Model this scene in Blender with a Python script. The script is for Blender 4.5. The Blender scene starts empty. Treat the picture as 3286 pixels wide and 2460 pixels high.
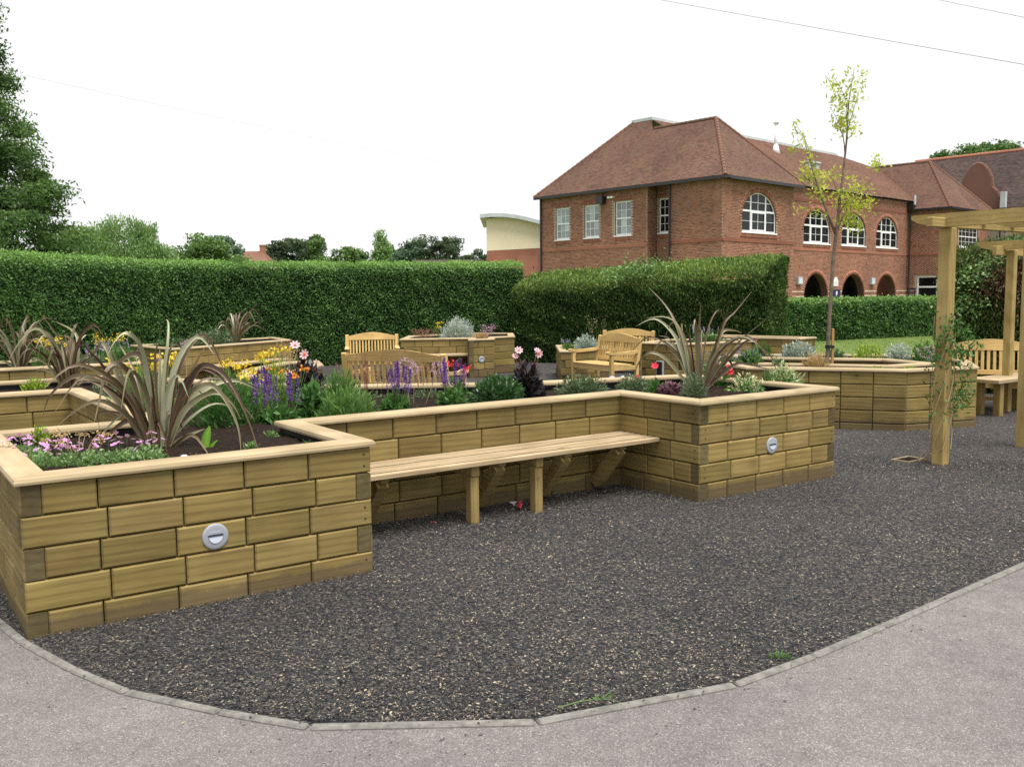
import bpy, math, random
import numpy as np
from mathutils import Matrix, Vector

# ---------------------------------------------------------------- camera, sky, sun, exposure
SC = bpy.context.scene
COL = SC.collection
cam_data = bpy.data.cameras.new("camera")
cam_data.sensor_fit = 'HORIZONTAL'
cam_data.sensor_width = 36.0
cam_data.lens = 36.0 * 2950 / 3286
cam_data.clip_start = 0.1
cam_data.clip_end = 2000.0
cam = bpy.data.objects.new("camera", cam_data)
COL.objects.link(cam)
cam.matrix_world = (Matrix.Translation((0, 0, 1.542)) @ Matrix.Rotation(math.radians(90 - 5.436), 4, 'X')
                    @ Matrix.Rotation(math.radians(-0.576), 4, 'Z'))
SC.camera = cam

SUN_EL, SUN_AZ = math.radians(70), math.radians(140)      # azimuth clockwise from +Y (into the picture)
world = bpy.data.worlds.new("World")
SC.world = world
world.use_nodes = True
wn, wl = world.node_tree.nodes, world.node_tree.links
for n_ in list(wn):
    wn.remove(n_)
w_out = wn.new('ShaderNodeOutputWorld')
w_bg = wn.new('ShaderNodeBackground')
w_sky = wn.new('ShaderNodeTexSky')
w_sky.sky_type = 'NISHITA'
w_sky.sun_disc = False
w_sky.sun_elevation = SUN_EL
w_sky.sun_rotation = SUN_AZ
w_sky.dust_density = 4.0
w_mix = wn.new('ShaderNodeMixRGB')          # an even white overcast over the clear sky
w_mix.inputs[0].default_value = 0.9
w_mix.inputs[2].default_value = (7.35, 7.35, 7.37, 1)
wl.new(w_sky.outputs[0], w_mix.inputs[1])
wl.new(w_mix.outputs[0], w_bg.inputs[0])
w_bg.inputs[1].default_value = 0.1
wl.new(w_bg.outputs[0], w_out.inputs[0])

sun_data = bpy.data.lights.new("sun", 'SUN')
sun_data.energy = 3.6
sun_data.angle = math.radians(35)
sun_data.color = (1.0, 0.965, 0.91)
sun = bpy.data.objects.new("sun", sun_data)
COL.objects.link(sun)
sd = Vector((math.sin(SUN_AZ) * math.cos(SUN_EL), math.cos(SUN_AZ) * math.cos(SUN_EL), math.sin(SUN_EL)))
sun.rotation_euler = sd.to_track_quat('Z', 'Y').to_euler()
sun.location = (0, 0, 60)

SC.view_settings.view_transform = 'Standard'
SC.view_settings.look = 'None'
SC.view_settings.exposure = 0.6
SC.view_settings.gamma = 1.0
SC.view_settings.use_curve_mapping = False
SC.cycles.use_denoising = False
SC.cycles.max_bounces = 6
SC.cycles.transparent_max_bounces = 8

R = random.Random(7)
NR = np.random.default_rng(11)
rad = math.radians

# ---------------------------------------------------------------- materials
def nodes_of(name, rough=0.8, spec=0.3):
    m = bpy.data.materials.new(name)
    m.use_nodes = True
    nt = m.node_tree
    b = nt.nodes['Principled BSDF']
    b.inputs['Roughness'].default_value = rough
    b.inputs['Specular IOR Level'].default_value = spec
    return m, nt, b

def N(nt, kind, **kw):
    n = nt.nodes.new(kind)
    for k, v in kw.items():
        if k.startswith('i_'):
            key = k[2:]
            n.inputs[int(key) if key.isdigit() else key].default_value = v
        else:
            setattr(n, k, v)
    return n

def ramp(nt, fac, stops, interp='LINEAR'):
    r = nt.nodes.new('ShaderNodeValToRGB')
    r.color_ramp.interpolation = interp
    el = r.color_ramp.elements
    while len(el) < len(stops):
        el.new(0.5)
    for e, (p, c) in zip(el, stops):
        e.position = p
        e.color = (*c, 1)
    nt.links.new(fac, r.inputs[0])
    return r.outputs[0]

def mixc(nt, fac, a, b, mode='MIX'):
    n = N(nt, 'ShaderNodeMixRGB', blend_type=mode)
    for k, val in ((0, fac), (1, a), (2, b)):
        if isinstance(val, (int, float)):
            n.inputs[k].default_value = val
        elif isinstance(val, tuple):
            n.inputs[k].default_value = (*val, 1)
        else:
            nt.links.new(val, n.inputs[k])
    return n.outputs[0]

SWAP = [False]
def mapped(nt, scale, rnd=True, coord='Object', kick=7.0):
    """object coordinates, shifted for every single object so that no two pieces carry the same grain"""
    tc = N(nt, 'ShaderNodeTexCoord')
    vec = tc.outputs[coord]
    if SWAP[0]:                                  # upright timber: the grain follows the height
        sp_ = N(nt, 'ShaderNodeSeparateXYZ')
        cb_ = N(nt, 'ShaderNodeCombineXYZ')
        nt.links.new(vec, sp_.inputs[0])
        for i_, j_ in ((0, 2), (1, 1), (2, 0)):
            nt.links.new(sp_.outputs[j_], cb_.inputs[i_])
        vec = cb_.outputs[0]
    if rnd:
        oi = N(nt, 'ShaderNodeObjectInfo')
        cm = N(nt, 'ShaderNodeCombineXYZ')
        for i, k in enumerate((kick, kick * 2.7, kick * 1.9)):
            ml = N(nt, 'ShaderNodeMath', operation='MULTIPLY', i_1=k)
            nt.links.new(oi.outputs['Random'], ml.inputs[0])
            nt.links.new(ml.outputs[0], cm.inputs[i])
        ad = N(nt, 'ShaderNodeVectorMath', operation='ADD')
        nt.links.new(vec, ad.inputs[0])
        nt.links.new(cm.outputs[0], ad.inputs[1])
        vec = ad.outputs[0]
    mp = N(nt, 'ShaderNodeMapping')
    mp.inputs['Scale'].default_value = scale
    nt.links.new(vec, mp.inputs[0])
    return mp.outputs[0]

def noise(nt, vec, scale=1.0, detail=4.0, rough=0.55, dist=0.0):
    n = N(nt, 'ShaderNodeTexNoise', i_Scale=scale, i_Detail=detail, i_Roughness=rough, i_Distortion=dist)
    nt.links.new(vec, n.inputs['Vector'])
    return n.outputs['Fac']

def bump(nt, b, h, strength=0.3, dist=0.01):
    n = N(nt, 'ShaderNodeBump', i_Strength=strength, i_Distance=dist)
    nt.links.new(h, n.inputs['Height'])
    nt.links.new(n.outputs[0], b.inputs['Normal'])

def mat_wood(name, light, mid, dark, vary=0.25, knots=True, rough=0.75, grain=1.0, green=0.0, splash=False):
    m, nt, b = nodes_of(name, rough, 0.25)
    v = mapped(nt, (0.8 * grain, 6 * grain, 6 * grain))
    g1 = noise(nt, v, 1.4, 4, 0.6, 0.8)
    v2 = mapped(nt, (1.6, 10, 34))
    g2 = noise(nt, v2, 2.6, 4, 0.6, 0.25)
    v3 = mapped(nt, (3, 3, 3))
    patch = noise(nt, v3, 0.9, 2)
    wv = N(nt, 'ShaderNodeTexWave', wave_type='RINGS', rings_direction='Y', i_Scale=8.0, i_Distortion=8.0, i_Detail=2.0)
    wv.inputs['Detail Scale'].default_value = 0.35
    nt.links.new(mapped(nt, (0.13, 1, 1), kick=0.2), wv.inputs['Vector'])
    c = ramp(nt, g1, [(0.28, tuple(d * .5 + m_ * .5 for d, m_ in zip(dark, mid))), (0.48, mid), (0.70, light)])
    c = mixc(nt, 0.34, c, ramp(nt, wv.outputs['Fac'], [(0.0, dark), (0.10, tuple(d * .6 + m_ * .4 for d, m_ in zip(dark, mid))), (0.28, mid), (0.7, light), (1.0, light)]))
    c = mixc(nt, 0.2, c, ramp(nt, g2, [(0.36, dark), (0.52, mid), (0.64, light)]))
    oi = N(nt, 'ShaderNodeObjectInfo')
    tone = ramp(nt, oi.outputs['Random'], [(0.0, (1 - vary, 1 - vary * 1.02, 1 - vary * 1.1)), (0.5, (1, 1, 1)), (1.0, (1 + vary * .55, 1 + vary * .5, 1 + vary * .4))])
    c = mixc(nt, 1.0, c, tone, 'MULTIPLY')
    c = mixc(nt, 1.0, c, oi.outputs['Color'], 'MULTIPLY')
    c = mixc(nt, 1.0, c, ramp(nt, patch, [(0.3, (0.82, 0.82, 0.8)), (0.7, (1.1, 1.1, 1.1))]), 'MULTIPLY')
    if knots:
        vo = N(nt, 'ShaderNodeTexVoronoi', i_Scale=1.0, feature='F1')
        nt.links.new(mapped(nt, (2.6, 1.2, 4.2), kick=13.0), vo.inputs['Vector'])
        k = ramp(nt, vo.outputs['Distance'], [(0.0, (0.95, 0.95, 0.95)), (0.045, (0.7, 0.7, 0.7)), (0.075, (0.28, 0.28, 0.28)), (0.26, (0, 0, 0))])
        c = mixc(nt, k, c, tuple(x * 0.42 for x in dark))
    if green:
        gn = noise(nt, mapped(nt, (2.2, 2.2, 5), kick=3.3), 1.3, 3)
        gf = ramp(nt, gn, [(0.6, (0, 0, 0)), (0.74, (green, green, green))])
        c = mixc(nt, gf, c, (0.20, 0.24, 0.10))
    if splash:                                   # mud thrown up by rain along the foot of the walls
        geo = N(nt, 'ShaderNodeNewGeometry')
        sx_ = N(nt, 'ShaderNodeSeparateXYZ')
        nt.links.new(geo.outputs['Position'], sx_.inputs[0])
        nz = noise(nt, geo.outputs['Position'], 9, 4, 0.65)
        ml = N(nt, 'ShaderNodeMath', operation='MULTIPLY_ADD', i_1=-0.11, i_2=0.0)
        nt.links.new(nz, ml.inputs[0])
        ad = N(nt, 'ShaderNodeMath', operation='ADD')
        nt.links.new(sx_.outputs[2], ad.inputs[0])
        nt.links.new(ml.outputs[0], ad.inputs[1])
        c = mixc(nt, ramp(nt, ad.outputs[0], [(0.0, (0.62, 0.62, 0.62)), (0.035, (0, 0, 0))]), c, (0.085, 0.062, 0.04))
    nt.links.new(c, b.inputs['Base Color'])
    bump(nt, b, g2, 0.25, 0.004)
    return m

M = {}
M['block'] = mat_wood('treated_timber', (0.300, 0.227, 0.086), (0.226, 0.167, 0.058), (0.104, 0.072, 0.025), 0.18, green=0.22, splash=True)
M['endgrain'] = mat_wood('timber_end_grain', (0.165, 0.132, 0.062), (0.12, 0.095, 0.044), (0.07, 0.055, 0.027), 0.3, knots=False, green=0.35)  # block ends; also painted on slat edges as the shade between slats
M['coping'] = mat_wood('planed_pine', (0.445, 0.36, 0.225), (0.385, 0.30, 0.178), (0.28, 0.205, 0.115), 0.10, knots=False)
M['slat'] = mat_wood('weathered_slat', (0.45, 0.35, 0.225), (0.37, 0.28, 0.168), (0.25, 0.18, 0.10), 0.12)
M['bench'] = mat_wood('bench_pine', (0.60, 0.43, 0.185), (0.52, 0.36, 0.14), (0.36, 0.235, 0.08), 0.10)
M['post'] = mat_wood('pergola_pine', (0.46, 0.35, 0.145), (0.375, 0.275, 0.10), (0.235, 0.16, 0.055), 0.08, green=0.12)
M['leg'] = mat_wood('sawn_leg', (0.37, 0.28, 0.115), (0.29, 0.21, 0.08), (0.16, 0.11, 0.042), 0.1)

SWAP[0] = True
M['bench_v'] = mat_wood('bench_pine_upright', (0.60, 0.43, 0.185), (0.52, 0.36, 0.14), (0.36, 0.235, 0.08), 0.10)
M['post_v'] = mat_wood('pergola_pine_upright', (0.46, 0.35, 0.145), (0.375, 0.275, 0.10), (0.235, 0.16, 0.055), 0.08, green=0.12)
M['leg_v'] = mat_wood('sawn_leg_upright', (0.37, 0.28, 0.115), (0.29, 0.21, 0.08), (0.16, 0.11, 0.042), 0.1)
SWAP[0] = False

def mat_plain(name, col, rough=0.6, spec=0.3, var=0.12, scale=6.0, metal=0.0, bumpy=0.0, coord='Object'):
    m, nt, b = nodes_of(name, rough, spec)
    v = mapped(nt, (scale, scale, scale), coord=coord)
    f = noise(nt, v, 1.0, 5, 0.6)
    lo = tuple(max(0, c * (1 - var)) for c in col)
    hi = tuple(c * (1 + var) for c in col)
    nt.links.new(ramp(nt, f, [(0.3, lo), (0.7, hi)]), b.inputs['Base Color'])
    b.inputs['Metallic'].default_value = metal
    if bumpy:
        bump(nt, b, f, bumpy, 0.01)
    return m

M['liner'] = mat_plain('black_liner', (0.012, 0.012, 0.013), 0.45, 0.4)
M['light_grey'] = mat_plain('grey_cast_metal', (0.31, 0.33, 0.365), 0.42, 0.5, 0.05)
M['light_lens'] = mat_plain('frosted_lens', (0.60, 0.66, 0.76), 0.25, 0.5, 0.03)
M['slot'] = mat_plain('dark_slot', (0.05, 0.055, 0.07), 0.6)
M['screw'] = mat_plain('rusty_screw', (0.05, 0.035, 0.025), 0.5, 0.4)
M['white'] = mat_plain('white_frame_paint', (0.86, 0.87, 0.88), 0.35, 0.4, 0.03)
M['black'] = mat_plain('black_gutter_paint', (0.018, 0.018, 0.02), 0.35, 0.5)
M['lead'] = mat_plain('lead_sheet', (0.50, 0.53, 0.545), 0.5, 0.4, 0.15, 1.0)
M['cream'] = mat_plain('cream_render', (0.86, 0.75, 0.54), 0.9, 0.1, 0.04, 0.6)
M['navy'] = mat_plain('navy_paint', (0.016, 0.022, 0.085), 0.4, 0.4)
M['dark_in'] = mat_plain('dark_interior', (0.02, 0.018, 0.018), 0.8)
M['stone'] = mat_plain('pale_stone', (0.58, 0.47, 0.37), 0.85, 0.1, 0.15, 2.0)
M['grey_box'] = mat_plain('grey_fitting', (0.40, 0.42, 0.43), 0.5)
M['wire'] = mat_plain('cable_sheath', (0.22, 0.225, 0.23), 0.6)
M['wire_pale'] = mat_plain('pale_cable_sheath', (0.75, 0.78, 0.78), 0.6)
M['bark'] = mat_plain('grey_brown_bark', (0.17, 0.135, 0.10), 0.9, 0.1, 0.35, 14, bumpy=0.6)
M['bark_dark'] = mat_plain('dark_bark', (0.05, 0.042, 0.034), 0.9, 0.1, 0.35, 5)
M['stem'] = mat_plain('green_stem', (0.10, 0.16, 0.05), 0.6)
M['stem_red'] = mat_plain('red_brown_stem', (0.20, 0.09, 0.06), 0.7)
M['stem_dry'] = mat_plain('dry_stem', (0.42, 0.31, 0.18), 0.8)
M['sack'] = mat_plain('grey_plastic_sack', (0.42, 0.46, 0.54), 0.3, 0.5, 0.1, 9)
M['stake'] = mat_plain('orange_stake', (0.42, 0.24, 0.09), 0.7)
M['tie'] = mat_plain('black_rubber_tie', (0.02, 0.02, 0.022), 0.6)
M['foil_red'] = mat_plain('red_wrapper', (0.62, 0.05, 0.10), 0.3, 0.6, 0.4, 40)
M['foil_white'] = mat_plain('white_wrapper', (0.75, 0.72, 0.76), 0.3, 0.6)

# glass: a dark, mirror-smooth pane
def mat_glass(name, col, rough, spec=0.6):
    m, nt, b = nodes_of(name, rough, spec)
    oi = N(nt, 'ShaderNodeObjectInfo')
    lo = tuple(c * 0.55 for c in col)
    hi = tuple(min(1, c * 1.6) for c in col)
    nt.links.new(ramp(nt, oi.outputs['Random'], [(0, lo), (0.6, col), (1, hi)]), b.inputs['Base Color'])
    return m
M['glass'] = mat_glass('dark_window_glass', (0.012, 0.014, 0.016), 0.05, 0.22)
M['glass_pale'] = mat_glass('pale_window_glass', (0.30, 0.34, 0.36), 0.06)  # the pane itself is pale grey-blue, nothing modelled behind it

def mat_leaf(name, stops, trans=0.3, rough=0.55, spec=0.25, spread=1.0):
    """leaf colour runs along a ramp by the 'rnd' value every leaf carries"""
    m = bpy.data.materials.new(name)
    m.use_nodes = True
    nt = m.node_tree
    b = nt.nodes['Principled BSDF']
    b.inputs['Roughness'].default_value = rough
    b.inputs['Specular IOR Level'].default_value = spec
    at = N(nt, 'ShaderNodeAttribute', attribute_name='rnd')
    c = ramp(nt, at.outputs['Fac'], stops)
    nt.links.new(c, b.inputs['Base Color'])
    tr = N(nt, 'ShaderNodeBsdfTranslucent')
    tc = mixc(nt, 1.0, c, (1.15, 1.25, 0.7), 'MULTIPLY')
    nt.links.new(tc, tr.inputs['Color'])
    mx = N(nt, 'ShaderNodeMixShader')
    mx.inputs[0].default_value = trans
    nt.links.new(b.outputs[0], mx.inputs[1])
    nt.links.new(tr.outputs[0], mx.inputs[2])
    nt.links.new(mx.outputs[0], nt.nodes['Material Output'].inputs[0])
    return m

def L3(a, b_, c):
    return [(0.0, a), (0.5, b_), (1.0, c)]
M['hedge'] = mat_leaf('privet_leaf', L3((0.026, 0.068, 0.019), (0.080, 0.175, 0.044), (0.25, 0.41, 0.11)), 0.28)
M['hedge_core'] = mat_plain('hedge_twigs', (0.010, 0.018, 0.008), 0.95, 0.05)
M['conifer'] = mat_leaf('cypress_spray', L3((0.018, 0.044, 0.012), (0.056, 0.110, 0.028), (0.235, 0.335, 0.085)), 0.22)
M['conifer_brown'] = mat_leaf('browned_cypress', L3((0.03, 0.06, 0.015), (0.085, 0.13, 0.03), (0.21, 0.13, 0.07)), 0.2)
M['brownleaf'] = mat_leaf('dead_brown_spray', L3((0.05, 0.035, 0.02), (0.13, 0.075, 0.045), (0.22, 0.14, 0.085)), 0.1)
M['ivy'] = mat_leaf('ivy_leaf', L3((0.05, 0.11, 0.03), (0.11, 0.21, 0.06), (0.26, 0.38, 0.13)), 0.25)
M['beech'] = mat_leaf('low_hedge_leaf', L3((0.025, 0.062, 0.016), (0.072, 0.155, 0.04), (0.21, 0.34, 0.10)), 0.25)
M['oak'] = mat_leaf('big_tree_leaf', L3((0.035, 0.075, 0.026), (0.09, 0.165, 0.05), (0.21, 0.31, 0.105)), 0.4)
M['willow'] = mat_leaf('willow_leaf', L3((0.10, 0.18, 0.06), (0.18, 0.29, 0.105), (0.30, 0.43, 0.18)), 0.4)
M['far_dark'] = mat_leaf('far_dark_leaf', L3((0.04, 0.065, 0.038), (0.08, 0.12, 0.065), (0.14, 0.19, 0.105)), 0.3)
M['far_mid'] = mat_leaf('far_mid_leaf', L3((0.05, 0.10, 0.03), (0.10, 0.18, 0.05), (0.19, 0.29, 0.09)), 0.3)
M['far_blue'] = mat_leaf('far_blue_leaf', L3((0.05, 0.095, 0.065), (0.095, 0.155, 0.10), (0.16, 0.23, 0.15)), 0.3)
M['young'] = mat_leaf('yellow_green_leaf', L3((0.26, 0.34, 0.045), (0.44, 0.50, 0.075), (0.66, 0.64, 0.15)), 0.5)
M['green'] = mat_leaf('garden_leaf', L3((0.03, 0.085, 0.02), (0.075, 0.17, 0.045), (0.16, 0.29, 0.09)), 0.3)
M['feather'] = mat_leaf('feathery_leaf', L3((0.05, 0.12, 0.03), (0.12, 0.23, 0.06), (0.25, 0.37, 0.13)), 0.35)
M['greygreen'] = mat_leaf('grey_green_leaf', L3((0.06, 0.10, 0.05), (0.12, 0.17, 0.09), (0.22, 0.28, 0.17)), 0.2)
M['darkbush'] = mat_leaf('glossy_dark_leaf', L3((0.02, 0.055, 0.02), (0.05, 0.115, 0.04), (0.12, 0.22, 0.08)), 0.2, 0.35, 0.5)
M['silver'] = mat_leaf('silver_leaf', L3((0.26, 0.32, 0.28), (0.46, 0.52, 0.47), (0.70, 0.74, 0.70)), 0.15)
M['lavleaf'] = mat_leaf('lavender_leaf', L3((0.06, 0.13, 0.05), (0.12, 0.22, 0.08), (0.20, 0.32, 0.13)), 0.2)
M['black_leaf'] = mat_leaf('near_black_leaf', L3((0.012, 0.012, 0.014), (0.03, 0.026, 0.03), (0.075, 0.055, 0.06)), 0.1, 0.4, 0.4)
M['heuchera'] = mat_leaf('purple_leaf', L3((0.06, 0.025, 0.04), (0.16, 0.075, 0.10), (0.33, 0.22, 0.26)), 0.15)
M['varieg'] = mat_leaf('cream_edged_leaf', [(0.0, (0.06, 0.16, 0.05)), (0.45, (0.14, 0.28, 0.09)), (0.55, (0.66, 0.62, 0.42)), (1.0, (0.80, 0.74, 0.58))], 0.3)
M['moss'] = mat_leaf('lime_cushion', L3((0.16, 0.26, 0.02), (0.28, 0.40, 0.04), (0.45, 0.52, 0.09)), 0.3)
M['tan'] = mat_leaf('tan_grass_blade', L3((0.28, 0.18, 0.08), (0.48, 0.33, 0.16), (0.66, 0.50, 0.28)), 0.2)
M['grass'] = mat_leaf('grass_blade', L3((0.09, 0.16, 0.035), (0.16, 0.25, 0.06), (0.28, 0.36, 0.11)), 0.3)
M['campion'] = mat_leaf('soft_leaf', L3((0.10, 0.19, 0.06), (0.20, 0.33, 0.13), (0.36, 0.48, 0.24)), 0.3)
M['pink'] = mat_leaf('pink_petal', L3((0.46, 0.16, 0.44), (0.58, 0.25, 0.56), (0.72, 0.42, 0.70)), 0.3)
M['dahlia'] = mat_leaf('pale_pink_petal', L3((0.62, 0.22, 0.33), (0.74, 0.40, 0.50), (0.82, 0.60, 0.68)), 0.3)
M['purple'] = mat_leaf('violet_floret', L3((0.10, 0.035, 0.22), (0.19, 0.075, 0.38), (0.34, 0.19, 0.52)), 0.2)
M['lilac'] = mat_leaf('lilac_floret', L3((0.24, 0.19, 0.40), (0.36, 0.30, 0.52), (0.52, 0.46, 0.64)), 0.2)
M['mauve'] = mat_leaf('mauve_floret', L3((0.34, 0.20, 0.32), (0.48, 0.31, 0.45), (0.62, 0.46, 0.58)), 0.2)
M['yellow'] = mat_leaf('yellow_petal', L3((0.55, 0.33, 0.02), (0.74, 0.52, 0.03), (0.85, 0.70, 0.12)), 0.3)
M['orange'] = mat_leaf('orange_petal', L3((0.70, 0.18, 0.02), (0.80, 0.28, 0.04), (0.88, 0.45, 0.10)), 0.3)
M['red'] = mat_leaf('red_petal', L3((0.60, 0.015, 0.03), (0.75, 0.03, 0.06), (0.85, 0.10, 0.16)), 0.3)
M['redstem'] = mat_leaf('rusty_seed_head', L3((0.16, 0.05, 0.035), (0.30, 0.12, 0.09), (0.44, 0.24, 0.19)), 0.2)
M['hosta'] = mat_leaf('broad_lime_leaf', L3((0.10, 0.26, 0.03), (0.19, 0.40, 0.05), (0.40, 0.55, 0.12)), 0.35, 0.4, 0.4)

# strap leaf of the flax lily: bronze-green face, paler margins, along the leaf
def mat_strap():
    m, nt, b = nodes_of('bronze_strap_leaf', 0.42, 0.45)
    uv = N(nt, 'ShaderNodeUVMap')
    sp = N(nt, 'ShaderNodeSeparateXYZ')
    nt.links.new(uv.outputs[0], sp.inputs[0])
    oi = N(nt, 'ShaderNodeObjectInfo')
    face = ramp(nt, oi.outputs['Random'], [(0.0, (0.045, 0.028, 0.015)), (0.3, (0.085, 0.066, 0.032)), (0.6, (0.135, 0.125, 0.062)), (0.82, (0.22, 0.225, 0.125)), (1.0, (0.36, 0.38, 0.26))])
    mar = ramp(nt, oi.outputs['Random'], [(0.0, (0.20, 0.075, 0.045)), (0.5, (0.30, 0.17, 0.10)), (1.0, (0.36, 0.30, 0.17))])
    edge = ramp(nt, sp.outputs[0], [(0.0, (1, 1, 1)), (0.12, (0.25, 0.25, 0.25)), (0.2, (0, 0, 0)), (0.8, (0, 0, 0)), (0.88, (0.25, 0.25, 0.25)), (1.0, (1, 1, 1))])
    c = mixc(nt, edge, face, mar)
    mp = N(nt, 'ShaderNodeMapping')
    mp.inputs['Scale'].default_value = (26, 1.2, 1)
    nt.links.new(uv.outputs[0], mp.inputs[0])
    f = noise(nt, mp.outputs[0], 1.0, 3)
    c = mixc(nt, 1.0, c, ramp(nt, f, [(0.3, (0.75, 0.75, 0.75)), (0.7, (1.2, 1.2, 1.2))]), 'MULTIPLY')
    tip = ramp(nt, sp.outputs[1], [(0.86, (0, 0, 0)), (1.0, (0.8, 0.8, 0.8))])
    c = mixc(nt, tip, c, (0.30, 0.19, 0.09))
    nt.links.new(c, b.inputs['Base Color'])
    return m
M['strap'] = mat_strap()

def mat_soil():
    m, nt, b = nodes_of('dark_potting_soil', 0.95, 0.1)
    v = mapped(nt, (1, 1, 1), rnd=False)
    f = noise(nt, v, 34, 6, 0.7)
    c = ramp(nt, f, [(0.32, (0.008, 0.006, 0.005)), (0.55, (0.028, 0.018, 0.013)), (0.75, (0.06, 0.038, 0.026))])
    vo = N(nt, 'ShaderNodeTexVoronoi', i_Scale=42.0)
    nt.links.new(v, vo.inputs['Vector'])
    sp = ramp(nt, vo.outputs['Distance'], [(0.0, (1, 1, 1)), (0.10, (1, 1, 1)), (0.12, (0, 0, 0))])
    pick = ramp(nt, noise(nt, v, 21, 1), [(0.60, (0, 0, 0)), (0.62, (1, 1, 1))])
    c = mixc(nt, mixc(nt, 1.0, sp, pick, 'MULTIPLY'), c, (0.5, 0.48, 0.45))
    nt.links.new(c, b.inputs['Base Color'])
    bump(nt, b, f, 0.9, 0.03)
    return m
M['soil'] = mat_soil()

def mat_mulch():
    m, nt, b = nodes_of('shredded_dark_mulch', 0.9, 0.2)
    v = mapped(nt, (1, 1, 1), rnd=False)
    vo = N(nt, 'ShaderNodeTexVoronoi', i_Scale=95.0)
    vs = mapped(nt, (1.0, 1.9, 1), rnd=False)
    nt.links.new(vs, vo.inputs['Vector'])
    sep = N(nt, 'ShaderNodeSeparateColor')
    nt.links.new(vo.outputs['Color'], sep.inputs[0])
    c = ramp(nt, sep.outputs[0], [(0.0, (0.010, 0.010, 0.012)), (0.5, (0.032, 0.032, 0.035)), (0.8, (0.065, 0.063, 0.063)), (0.93, (0.14, 0.122, 0.098)), (1.0, (0.27, 0.23, 0.175))])
    big = noise(nt, v, 0.7, 3)
    c = mixc(nt, 1.0, c, ramp(nt, big, [(0.3, (0.8, 0.8, 0.82)), (0.7, (1.22, 1.2, 1.18))]), 'MULTIPLY')
    nt.links.new(c, b.inputs['Base Color'])
    f = noise(nt, v, 90, 3, 0.7)
    bump(nt, b, f, 0.8, 0.012)
    return m
M['mulch'] = mat_mulch()
M['chip'] = mat_leaf('bark_chip', [(0.0, (0.008, 0.008, 0.010)), (0.55, (0.032, 0.032, 0.035)), (0.78, (0.08, 0.078, 0.077)), (0.87, (0.16, 0.137, 0.10)), (1.0, (0.40, 0.335, 0.24))], 0.0, 0.7, 0.3)

def mat_tarmac():
    m, nt, b = nodes_of('pale_worn_tarmac', 0.85, 0.25)
    v = mapped(nt, (1, 1, 1), rnd=False)
    vo = N(nt, 'ShaderNodeTexVoronoi', i_Scale=230.0)
    nt.links.new(v, vo.inputs['Vector'])
    sep = N(nt, 'ShaderNodeSeparateColor')
    nt.links.new(vo.outputs['Color'], sep.inputs[0])
    c = ramp(nt, sep.outputs[1], [(0.0, (0.098, 0.091, 0.087)), (0.35, (0.146, 0.136, 0.130)), (0.85, (0.174, 0.162, 0.155)), (1.0, (0.30, 0.28, 0.27))])
    f1 = noise(nt, v, 1.1, 5, 0.6)
    f2 = noise(nt, v, 11, 5, 0.7)
    c = mixc(nt, 1.0, c, ramp(nt, f1, [(0.3, (0.82, 0.82, 0.84)), (0.7, (1.14, 1.12, 1.10))]), 'MULTIPLY')
    c = mixc(nt, 1.0, c, ramp(nt, f2, [(0.3, (0.85, 0.85, 0.85)), (0.7, (1.12, 1.12, 1.12))]), 'MULTIPLY')
    nt.links.new(c, b.inputs['Base Color'])
    bump(nt, b, sep.outputs[1], 0.35, 0.004)
    return m
M['tarmac'] = mat_tarmac()
M['kerb'] = mat_plain('pale_concrete_edging', (0.175, 0.168, 0.152), 0.9, 0.15, 0.35, 22, bumpy=0.6)
M['lawn'] = mat_plain('mown_lawn', (0.125, 0.172, 0.048), 0.9, 0.1, 0.25, 3.5, bumpy=0.5)
M['field'] = mat_plain('rough_grass', (0.12, 0.16, 0.05), 0.9, 0.1, 0.25, 0.6)

def mat_piece(name, stops, rough=0.85, weather=None):
    """brick or tile: every piece has its own colour, by attribute in a joined part, by object else"""
    m, nt, b = nodes_of(name, rough, 0.2)
    at = N(nt, 'ShaderNodeAttribute', attribute_name='rnd')
    oi = N(nt, 'ShaderNodeObjectInfo')
    ad = N(nt, 'ShaderNodeMath', operation='ADD')
    nt.links.new(at.outputs['Fac'], ad.inputs[0])
    nt.links.new(oi.outputs['Random'], ad.inputs[1])
    fr = N(nt, 'ShaderNodeMath', operation='FRACT')
    nt.links.new(ad.outputs[0], fr.inputs[0])
    c = ramp(nt, fr.outputs[0], stops)
    geo = N(nt, 'ShaderNodeNewGeometry')
    f = noise(nt, geo.outputs['Position'], 0.45, 4, 0.6)
    c = mixc(nt, 1.0, c, ramp(nt, f, [(0.3, (0.78, 0.80, 0.82)), (0.7, (1.15, 1.12, 1.1))]), 'MULTIPLY')
    if weather:
        f2 = noise(nt, geo.outputs['Position'], 0.9, 5, 0.7)
        c = mixc(nt, ramp(nt, f2, [(0.52, (0, 0, 0)), (0.72, (0.55, 0.55, 0.55))]), c, weather)
    nt.links.new(c, b.inputs['Base Color'])
    return m
M['brick'] = mat_piece('red_stock_brick', [(0.0, (0.215, 0.102, 0.073)), (0.2, (0.305, 0.142, 0.094)), (0.55, (0.35, 0.163, 0.106)), (0.85, (0.385, 0.187, 0.125)), (1.0, (0.31, 0.18, 0.136))])
M['brick_red'] = mat_piece('rubbed_red_brick', [(0.0, (0.25, 0.10, 0.068)), (0.5, (0.33, 0.135, 0.09)), (1.0, (0.38, 0.17, 0.115))])
M['gable_brick'] = mat_piece('weathered_gable_brick', [(0.0, (0.15, 0.08, 0.062)), (0.5, (0.17, 0.09, 0.068)), (1.0, (0.19, 0.10, 0.075))])
M['mortar'] = mat_plain('lime_mortar', (0.43, 0.36, 0.30), 0.95, 0.1, 0.12, 2)
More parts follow.
